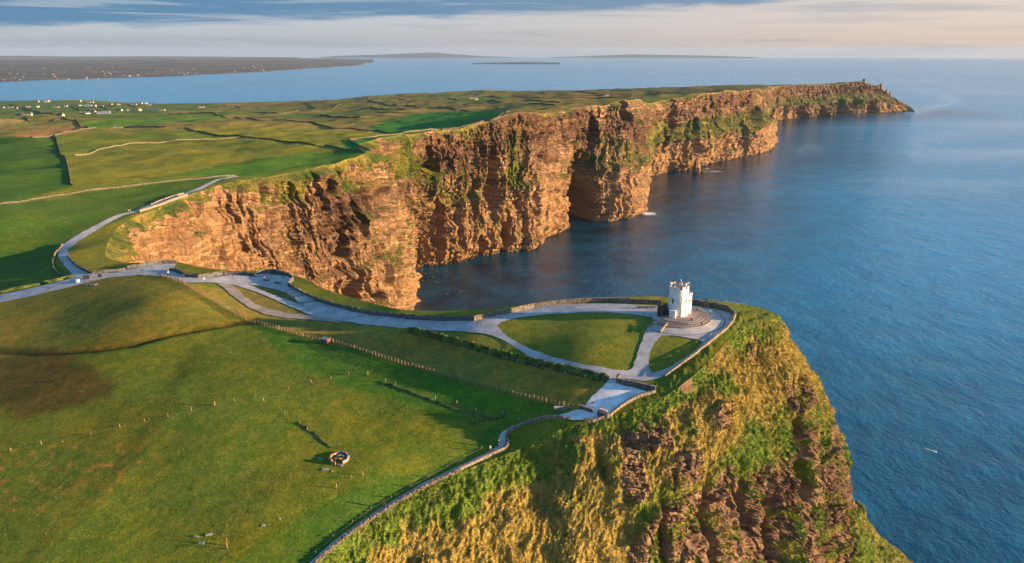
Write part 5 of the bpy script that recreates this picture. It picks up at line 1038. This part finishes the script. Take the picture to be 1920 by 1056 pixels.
b_ = add('ticket_kiosk', None, loc=at(139, 530), label='blue and white kiosk beside the hedge bank at the left junction', category='kiosk'); q_ = add('body', box('body', 2.3, 1.3, 1.5, M_BLUE, .05), b_); q_ = add('panel', box('panel', .9, 1.34, 1.2, M_CREAM, .04), b_); q_.location = (1.5, 0, .2); q_ = add('roof', box('roof', 2.6, 1.6, .1, M_ROOF, .02), b_); q_.location = (0, 0, 1.5)
b_ = add('roadside_cabin', None, loc=at(164, 523), label='dark grey low cabin in the middle of the left junction', category='cabin'); q_ = add('body', box('body', 3.0, 1.4, 1.3, M_SLATE, .06), b_); q_ = add('roof', box('roof', 3.3, 1.7, .12, M_BENCH, .03), b_); q_.location = (0, 0, 1.3)
b_ = add('information_board', None, loc=at(188, 521), label='dark upright board beside the rail fence at the left junction', category='sign'); q_ = add('board', box('board', 1.5, .2, 1.5, M_BENCH, .02), b_); q_.location = (0, 0, .2); 
for x in (-.6, .6): q_ = add('leg', box('leg', .12, .12, 1.0, M_BENCH, .01), b_); q_.location = (x, .15, 0)

# ------------------------------------------------------------------ people
def person_meshes():
    out = {}
    def skel(pose):
        if pose == 'stand': lp_ = dict(kl=(-.11, .02, .47), fl=(-.12, .03, .07), tl=(-.13, -.13, .04), kr=(.11, -.02, .47), fr=(.13, 0, .07), tr=(.15, -.16, .04), hz=.92, lean=0, el=(-.27, .04, 1.13), wl=(-.25, -.06, .90), er=(.27, .03, 1.13), wr=(.24, -.08, .90))
        elif pose == 'walk': lp_ = dict(kl=(-.10, -.20, .50), fl=(-.10, -.30, .09), tl=(-.10, -.44, .06), kr=(.10, .05, .48), fr=(.10, .34, .13), tr=(.11, .24, .04), hz=.90, lean=-.05, el=(-.25, .16, 1.12), wl=(-.22, .14, .90), er=(.25, -.10, 1.14), wr=(.21, -.28, .98))
        else: lp_ = dict(kl=(-.13, -.42, .47), fl=(-.14, -.44, .08), tl=(-.14, -.58, .04), kr=(.13, -.40, .47), fr=(.15, -.46, .08), tr=(.16, -.60, .04), hz=.47, lean=-.06, el=(-.24, -.12, .68), wl=(-.14, -.34, .58), er=(.24, -.10, .68), wr=(.13, -.34, .58))
        hz, ln = lp_['hz'], lp_['lean']; tz = hz - .92; V = []; Rr = []; E_ = []
        def v(p, r_, par=None): V.append(p); Rr.append(r_); E_.append((par, len(V) - 1)) if par is not None else None; return len(V) - 1
        pel = v((0, 0, hz), (.15, .11)); wa = v((0, ln * .4, hz + .18), (.135, .10), pel); ch = v((0, ln * .8, hz + .38), (.17, .115), wa); ne = v((0, ln, hz + .54), (.055, .055), ch); hb = v((0, ln - .01, hz + .62), (.075, .085), ne); ht = v((0, ln, hz + .75), (.075, .085), hb)
        for sx, k, f, t, e, wri in ((-1, 'kl', 'fl', 'tl', 'el', 'wl'), (1, 'kr', 'fr', 'tr', 'er', 'wr')):
            hp = v((sx * .10, 0, hz - .04), (.095, .10), pel); kn = v(lp_[k], (.062, .065), hp); fo = v(lp_[f], (.043, .045), kn); v(lp_[t], (.042, .03), fo)
            sh = v((sx * .20, ln, hz + .47), (.06, .06), ch); el_ = v((lp_[e][0], lp_[e][1] + ln, lp_[e][2]), (.046, .046), sh); wr_ = v((lp_[wri][0], lp_[wri][1] + ln, lp_[wri][2]), (.034, .034), el_); v((lp_[wri][0] * .98, lp_[wri][1] + ln - .03, lp_[wri][2] - .12), (.036, .022), wr_)
        return V, Rr, E_, hz
    for pose in ('stand', 'walk', 'sit'):
        V, Rr, E_, hz = skel(pose); me = bpy.data.meshes.new('tmp'); me.from_pydata(V, E_, []); o = bpy.data.objects.new('tmp', me); COL.objects.link(o)
        sk = o.modifiers.new('s', 'SKIN'); 
        for i, sv in enumerate(me.skin_vertices[0].data): sv.radius = Rr[i]; sv.use_root = i == 0
        ss = o.modifiers.new('u', 'SUBSURF'); ss.levels = 1; ss.render_levels = 1
        dg = bpy.context.evaluated_depsgraph_get(); em = bpy.data.meshes.new_from_object(o.evaluated_get(dg)); bpy.data.objects.remove(o); out[pose] = (em, hz)
    return out
PM = person_meshes(); SKIN = simple('skin', (0.48, 0.28, 0.20), .6, .05); HAIRM = [simple('hair_dark', (0.03, 0.02, 0.015), .6, .1), simple('hair_fair', (0.30, 0.20, 0.10), .6, .1), simple('white_cap', (0.75, 0.75, 0.75), .7, .05)]
CLOTH = {}
def cloth(name, c):
    if name not in CLOTH: CLOTH[name] = simple(name + '_cloth', c, .85, .1)
    return CLOTH[name]
CL = dict(black=(.015, .015, .018), navy=(.02, .03, .07), grey=(.12, .12, .13), white=(.7, .7, .7), pink=(.62, .12, .25), palepink=(.65, .38, .36), red=(.5, .03, .03), green=(.03, .07, .04), denim=(.06, .09, .16), blue=(.03, .10, .28))
def person(u, v, pose, top, legs, rot, lb, hair=0, dz=.17, group=None, hood=None):
    em, hz = PM[pose]; me = em.copy(); me.name = 'person'; me.materials.clear()
    for m_ in (cloth(legs, CL[legs]), cloth(top, CL[top]), SKIN, M_BENCH): me.materials.append(m_)
    for p in me.polygons:
        z, x, y = p.center.z, abs(p.center.x), p.center.y
        p.material_index = 3 if z < .10 else (2 if z > hz + .545 else (1 if z > hz + .02 and not (pose == 'sit' and y < -.25 and z < hz + .06) else (2 if (x > .19 and z < hz + .0 and pose != 'sit') else 0))); p.use_smooth = True
    x, y, z = at(u, v, dz); o = add('person', me, loc=(x, y, z), label=lb, category='person'); o.rotation_euler = (0, 0, rot); o.scale = (1.08,) * 3
    if group: o['group'] = group
    bm = bmesh.new(); bmesh.ops.create_uvsphere(bm, u_segments=10, v_segments=7, radius=.105)
    for w_ in bm.verts: w_.co = Vector((w_.co.x * .95, w_.co.y * 1.08 + .018, w_.co.z * 1.1 + .01)) if w_.co.z > -.04 or w_.co.y > 0 else Vector((w_.co.x * .8, .03, -.03))
    hm = bpy.data.meshes.new('hair'); bm.to_mesh(hm); bm.free(); hm.materials.append(HAIRM[hair]); h_ = add('hair', hm, o); h_.location = (0, .0, hz + .72)
    for f in hm.polygons: f.use_smooth = True
    return o
PP = [(895, 611, 'walk', 'black', 'black', 1.2, 'person in black walking with a companion on the main path, left of the pair'), (900, 610, 'walk', 'navy', 'black', 1.4, 'person in navy walking on the main path, right of the pair'),
      (935, 838, 'walk', 'black', 'denim', .6, 'person in black with a white cap at the narrow path bend', 2), (919, 848, 'walk', 'palepink', 'denim', .6, 'person in a pale pink top walking below the narrow path bend', 1), (720, 951, 'stand', 'black', 'black', .4, 'lone person in black by the rough wall in the foreground'),
      (1307, 586, 'stand', 'black', 'grey', 2.0, 'person standing on the terrace just right of the tower'), (1296, 603, 'sit', 'black', 'black', .3, 'person in dark clothes sitting on the terrace steps', 0, .25), (1315, 613, 'walk', 'black', 'navy', -1.0, 'person in dark clothes stepping off the terrace steps'),
      (1319.5, 578, 'stand', 'black', 'black', 3.0, 'left one of two dark figures at the wall behind the terrace'), (1325, 578, 'stand', 'navy', 'black', 3.1, 'right one of two dark figures at the wall behind the terrace'),
      (1125, 777, 'sit', 'palepink', 'black', .2, 'person in dusty pink sitting behind the stone block on the pale terrace', 0, .4), (1129, 778, 'sit', 'white', 'denim', .0, 'fair haired person in white sitting behind the stone block on the pale terrace', 1, .4), (1133, 779, 'sit', 'palepink', 'black', -.2, 'person in pale pink at the middle of the stone block', 0, .4), (1137, 781, 'sit', 'white', 'navy', -.3, 'person in white at the right end of the stone block', 1, .4),
      (112, 471, 'walk', 'black', 'black', 1.8, 'leftmost of the three walkers at the upper left bend'), (116, 468, 'walk', 'navy', 'black', 1.8, 'middle one of the three walkers at the upper left bend'), (120, 472, 'walk', 'black', 'denim', 1.8, 'rightmost of the three walkers at the upper left bend'),
      (316, 516, 'walk', 'white', 'grey', 1.0, 'person in a white coat where the path narrows above the cove', 1), (334, 527, 'walk', 'black', 'black', 1.3, 'person in black walking lowest of the three by the green patch wall'), (341, 525, 'walk', 'navy', 'grey', 1.3, 'person in navy between two others by the green patch wall'), (345, 521, 'stand', 'green', 'black', 1.0, 'person in dark green closest to the green patch wall'),
      (246, 513, 'walk', 'black', 'denim', 1.5, 'person in black leftmost on the wide path below the cove face'), (259, 516, 'walk', 'grey', 'black', 1.5, 'person in grey by the rail fence below the cove face'), (266, 512, 'walk', 'black', 'black', -1.5, 'left one of a close pair below the cove face'), (269, 511.5, 'walk', 'blue', 'black', -1.4, 'right one of a close pair below the cove face'),
      (91, 545, 'walk', 'black', 'black', 1.5, 'lone person walking on the left road'), (424, 519, 'stand', 'palepink', 'grey', 3.0, 'fair haired person at the dark wall left of the terrace', 1), (437, 519, 'stand', 'black', 'black', 3.0, 'person in black at the dark wall left of the terrace'), (496, 525, 'sit', 'pink', 'grey', .5, 'person in bright pink sitting on the dark bench', 1, .3), (531, 523, 'stand', 'black', 'black', 3.0, 'person in black looking over the wall of the small terrace'),
      (383, 528, 'walk', 'white', 'grey', 1.2, 'person in white walking on the path beside the long low steps', 1), (241, 398, 'walk', 'white', 'denim', 2.0, 'left one of two pale walkers on the far path', 1), (244.5, 397, 'walk', 'white', 'black', 2.0, 'right one of two pale walkers on the far path', 0), (312, 375, 'walk', 'white', 'navy', 2.0, 'person in white between the two far path walls', 1)]
for p in PP:
    u, v, pose, top, legs, rot, lb = p[:7]; person(u, v, pose, top, legs, rot, lb, *(p[7:]))

# ------------------------------------------------------------------ far buildings
M_HWALL = simple('house_render', (0.50, 0.44, 0.37), .8, .08); M_HROOF = simple('slate_roof', (0.07, 0.075, 0.085), .8); M_HROOF2 = simple('brown_roof', (0.17, 0.09, 0.06), .8); M_BARN = simple('barn_sheet', (0.16, 0.20, 0.25), .6)
def gable(L, D, h, rh, mat):
    V = [(-L / 2, -D / 2, -2), (L / 2, -D / 2, -2), (L / 2, D / 2, -2), (-L / 2, D / 2, -2), (-L / 2, -D / 2, h), (L / 2, -D / 2, h), (L / 2, D / 2, h), (-L / 2, D / 2, h), (-L / 2, 0, h + rh), (L / 2, 0, h + rh)]
    me = bpy.data.meshes.new('wall'); me.from_pydata(V, [], [(0, 1, 5, 4), (2, 3, 7, 6), (1, 2, 6, 9, 5), (3, 0, 4, 8, 7), (4, 5, 9, 8), (6, 7, 8, 9)]); me.materials.append(mat); return me
def roofm(L, D, h, rh, mat):
    o = .4; V = [(-L / 2 - o, -D / 2 - o, h - .25), (L / 2 + o, -D / 2 - o, h - .25), (L / 2 + o, 0, h + rh + .12), (-L / 2 - o, 0, h + rh + .12), (L / 2 + o, D / 2 + o, h - .25), (-L / 2 - o, D / 2 + o, h - .25)]
    V += [(x, y, z - .3) for x, y, z in V]; me = bpy.data.meshes.new('roof'); me.from_pydata(V, [], [(0, 1, 2, 3), (3, 2, 4, 5), (7, 6, 9, 8), (8, 9, 11, 10), (0, 6, 7, 1), (5, 4, 10, 11), (1, 7, 8, 2), (2, 8, 10, 4), (0, 3, 9, 6), (3, 5, 11, 9)]); me.materials.append(mat); return me
WIN = box('window', 1.3, .12, 1.3, M_GLASS, 0); CHM = box('chimney', .9, .9, 1.8, M_HWALL, .05); DOR = box('door', 1.1, .12, 2.2, M_DOOR, 0)
KINDS_ = []
for L, D, h, rh, wm, rm in ((15, 7, 3.2, 2.6, M_HWALL, M_HROOF), (22, 8, 3.4, 2.8, M_HWALL, M_HROOF), (12, 8, 5.6, 3.0, M_HWALL, M_HROOF2), (32, 14, 4.5, 3.0, M_BARN, M_BARN)): KINDS_.append((gable(L, D, h, rh, wm), roofm(L, D, h, rh, rm), L, D, h, rh))
def house(u, v, k, rot, lb, group=None, name='farmhouse', cat='house'):
    w_, r_, L, D, h, rh = KINDS_[k]; root = add(name, None, loc=at(u, v), label=lb, category=cat); root.rotation_euler = (0, 0, rot)
    if group: root['group'] = group
    add('wall', w_, root); rf = add('roof', r_, root)
    if k < 3:
        for x in (-L * .42, L * .42): c_ = add('chimney', CHM, rf); c_.location = (x, 0, h + rh - .6)
        for x in (-.32, .32): c_ = add('window', WIN, root); c_.location = (x * L, -D / 2 - .02, 1.1)
        c_ = add('door', DOR, root); c_.location = (0, -D / 2 - .02, 0)
    return root
HS = [(20, 201, 1), (30, 202, 0), (53, 201, 0), (71, 201, 0), (107, 201, 1), (124, 201, 2), (70, 192, 1), (85, 191.5, 0), (91, 191, 2), (150, 191, 2), (166, 192, 1), (172, 192, 1), (105, 202, 1), (150, 199, 0), (178, 201, 2), (189, 200.5, 1), (208, 198, 0), (223, 198.5, 2), (246, 198, 0), (254, 199.5, 2), (262, 194, 1), (265, 195, 2), (275, 197, 2), (279, 199, 1), (36, 219, 0), (52, 219, 1), (113, 218, 1), (156, 215, 0), (164, 216, 0), (175, 213, 0), (203, 214, 2), (224, 212, 1), (246, 211, 1), (262, 211, 2), (3, 201, 1), (305, 211, 0)]
def row_of(h): return 'top' if h[1] < 196.8 else ('middle' if h[1] < 205 else 'lowest')
for i, (u, v, k) in enumerate(HS):
    mates = sorted([h for h in HS if row_of(h) == row_of((u, v))]); look = ('small white cottage', 'long white cottage', 'tall brown roofed cottage')[k]
    house(u, v, k, [.1, -.3, .4, 1.2, -.1][i % 5], f'{look}, {ORD[mates.index((u, v, k))]} from the left in the {row_of((u, v))} row above the bay', 'cottages on the far left slope above the bay')
house(292, 211, 3, -.2, 'long grey blue barn at the right end of the far left cottages', name='barn', cat='barn'); house(195, 216, 3, .3, 'long low blue shed among the cottages on the far left slope', name='barn', cat='barn'); house(165, 199.5, 3, .2, 'blue shed in the middle row of far left cottages', name='barn', cat='barn')
house(748, 184, 1, .1, 'long pinkish white house alone on the skyline field by the bay'); house(756, 184, 0, .2, 'small white house attached right of the long pinkish one'); house(887, 186, 1, .1, 'white farmhouse on the central moor'); house(892, 187, 0, .9, 'small outbuilding right of the central moor farmhouse')
house(1028, 175, 1, 0, 'white house farther right on the moor above the middle cliffs'); house(1037, 175.5, 0, .4, 'low outhouse beside the moor house on the right'); house(1138, 180, 2, 0, 'house on the moor above the arched cliffs'); house(1168, 168.5, 1, 0, 'whitish house right by the far shore of the moor'); house(1178, 168.5, 0, 0, 'small house next to the far shore of the moor')
house(378, 200.5, 1, .2, 'small white house out on the far left shore point')
def ruin(u, v, lb):
    r_ = add('castle_ruin', None, loc=at(u, v), label=lb, category='ruin')
    for x, w_, h_ in ((-7, 5, 13), (1, 12, 6), (11, 5, 9)): o = add('wall', block_mesh('wall', w_, 6, h_, M_DARKSTONE, .04, int(h_)), r_); o.location = (x, 0, 0)
ruin(694, 195, 'dark ruined castle standing on the moor left of centre')
def watch_tower():
    Y = 3700.0; d = ray(1619, 154); x = d[0] / d[1] * Y; zz = float(H(np.array([x]), np.array([Y]))[0]); r_ = add('signal_tower', None, loc=(x, Y, zz - 1), label='small dark square ruined tower on the farthest headland', category='tower')
    add('wall', block_mesh('wall', 9, 9, 17, M_DARKSTONE, .02, 3), r_)
    for i, (a, b) in enumerate(((-3, -3), (3, -3), (3, 3), (-3, 3))): o = add('corner_stub', block_mesh('corner_stub', 2.6, 2.6, 3, M_DARKSTONE, .05, i), r_); o.location = (a, b, 17)
    add('parapet', block_mesh('parapet', 10, 10, 1, M_DARKSTONE, .02, 8, 0), r_).location = (0, 0, 15)
watch_tower()
# houses on the far shore, one mesh shared
HM = gable(16, 9, 4, 3, M_HWALL)
def far_house(n):
    th, rs, X, Y, Z = SHORE_H; k = 0; rg = np.random.default_rng(5)
    while k < n:
        i = int(rg.integers(80, 390)); j = int(min(125, abs(rg.normal(24, 16)) + 3)); x, y, z = X[i, j], Y[i, j], Z[i, j]; u, v = project((x, y, z))
        if not (0 < u < 760): continue
        if v < 116 or rg.random() > (.9 if 80 < u < 560 else .4): continue
        o = add('shore_house', HM, loc=(x, y, z), label='tiny pale house on the low shore across the bay', category='house', group='houses dotted along the low shore across the bay'); s_ = rg.uniform(.35, .9) * (1 + .3 * (rs[i] > 9000)); o.scale = (s_, s_, s_); o.rotation_euler = (0, 0, rg.uniform(-.5, .5)); k += 1
far_house(100)

# ------------------------------------------------------------------ rocks, stacks, splash, seabirds
def crag(name, u, v, h, w_, lb, seed, Y=None, cat='rock', depth=None, z0=-2, pts=None):
    p = atz(u, v, 0) if Y is None else atY(u, v, Y); nz, na = 26, 30; A = np.linspace(0, 2 * math.pi, na, endpoint=False); T = np.linspace(0, 1, nz); V = []
    for t in T:
        for a in A:
            r_ = w_ / 2 * (1 - t ** 1.8) ** .6 * (1 + .35 * perlin(math.cos(a) * 1.3 + seed, math.sin(a) * 1.3, t * 2.2) + .16 * perlin(math.cos(a) * 4 + seed, math.sin(a) * 4, t * 9)); dpt = (depth or 1)
            V.append((r_ * math.cos(a), r_ * math.sin(a) * dpt, z0 + t * (h - z0) * (1 + .0 * t)))
    V = np.array(V); F = [(i * na + j, i * na + (j + 1) % na, (i + 1) * na + (j + 1) % na, (i + 1) * na + j) for i in range(nz - 1) for j in range(na)]
    me = mesh_from(name, V, F, M_WALLROCK); attr(me, 'turf', np.where(V[:, 2] > h * .8, .35, .05)); attr(me, 'tone', np.full(len(V), .1)); return add(name, me, loc=tuple(p), label=lb, category=cat)
crag('sea_stack', 1305, 324, 34, 22, 'dark sea stack standing off the second promontory', 1.2); crag('sea_rock', 1317, 323, 5, 14, 'low tail of rock at the foot of the dark sea stack', 2.4); crag('sea_rock', 1240, 322, 3, 28, 'flat reef in the water left of the dark sea stack', 3.1); crag('sea_rock', 1228, 325, 2.2, 22, 'smaller flat reef nearest the cliff foot', 4.2)
crag('sea_rock', 1062, 426, 4, 14, 'low rock at the left foot of the big dark notch', 5.5); crag('sea_rock', 1200, 402, 2.5, 18, 'wave washed ledge off the tall buttress foot', 6.6); crag('sea_rock', 1445, 284, 3, 10, 'tiny rock off the tip of the second promontory', 8.1); crag('sea_stack', 1552, 214, 30, 20, 'small stack at the foot of the farthest headland', 8.8)
def pin(u, v, Y, h, w_, lb, seed):
    return crag('rock_pinnacle', u, v, h, w_, lb, seed, Y=Y, z0=-14)
pin(1651, 165, 3770, 24, 26, 'blocky pinnacle on the far headland brow', 1.9); pin(1645, 164, 3760, 12, 30, 'shoulder rock left of the blocky pinnacle', 2.9); pin(1662, 171, 3800, 10, 14, 'small spike right of the blocky pinnacle', 3.9); pin(1669, 175, 3830, 12, 10, 'thin spike lowest on the far headland slope', 4.9)
M_FOAM = simple('white_foam', (0.85, 0.87, 0.88), .7, .05)
def splash():
    c = atz(1755, 848, 0); V = []; F = []
    for k in range(70):
        t = RNG.random(); x = -5.5 * t ** 1.5 + RNG.normal() * .35; y = 5.5 * t ** 1.5 + RNG.normal() * .3; r_ = .55 * (1 - .75 * t) * RNG.uniform(.4, 1); b_ = len(V)
        V += [(x - r_, y, .05), (x, y - r_, .05), (x + r_, y, .05), (x, y + r_, .05), (x, y, .1 + r_ * .9)]; F += [(b_, b_ + 1, b_ + 4), (b_ + 1, b_ + 2, b_ + 4), (b_ + 2, b_ + 3, b_ + 4), (b_ + 3, b_, b_ + 4)]
    add('foam_splash', mesh_from('foam_splash', V, F, M_FOAM), loc=tuple(c), kind='stuff', label='small white splash with a thin foam trail alone on the dark water', category='splash')
splash()
def gull_mesh():
    V = [(0, -.28, 0), (.07, 0, .05), (0, .3, 0), (-.07, 0, .05), (0, 0, -.05), (.6, .1, .12), (.55, -.08, .12), (-.6, .1, .12), (-.55, -.08, .12), (.07, .12, .03), (-.07, .12, .03)]
    me = bpy.data.meshes.new('seabird'); me.from_pydata(V, [], [(0, 1, 3), (1, 2, 3), (0, 4, 1), (1, 4, 2), (2, 4, 3), (3, 4, 0), (1, 6, 5, 9), (3, 10, 7, 8)]); me.materials.append(M_FOAM); return me
GM = gull_mesh(); rg_ = np.random.default_rng(8)
for k in range(64):
    u, v = (rg_.normal(787, 20), rg_.normal(525, 9)) if k < 44 else ((rg_.uniform(758, 780), rg_.normal(572, 7)) if k < 52 else (rg_.uniform(770, 980), rg_.uniform(510, 560)))
    if u < 757: continue
    p = atz(u, v, rg_.uniform(1, 14)); o = add('seabird', GM, loc=tuple(p), label='tiny white seabird over the dark water below the cliffs', category='bird', group='seabirds over the shaded bay'); s_ = rg_.uniform(.8, 1.6); o.scale = (s_,) * 3; o.rotation_euler = (0, rg_.uniform(-.5, .5), rg_.uniform(0, 6))

# ------------------------------------------------------------------ air
def haze():
    m = bpy.data.materials.new('haze'); m.use_nodes = True; t = NT(m.node_tree); t.n.clear()
    v = t.node('ShaderNodeVolumePrincipled', inp={'Color': (0.36, 0.53, 0.78, 1), 'Density': HAZE, 'Anisotropy': 0.05})
    t.l.new(v.outputs[0], t.node('ShaderNodeOutputMaterial').inputs['Volume'])
    L, z0, z1 = 74000, -430, 420
    V = [(x, y, z) for z in (z0, z1) for y in (-L, L) for x in (-L, L)]
    F = [(0, 2, 3, 1), (4, 5, 7, 6), (0, 1, 5, 4), (2, 6, 7, 3), (0, 4, 6, 2), (1, 3, 7, 5)]
    add('haze', mesh_from('haze', V, F, m), kind='stuff')
HAZE = 1 / 75000
haze()
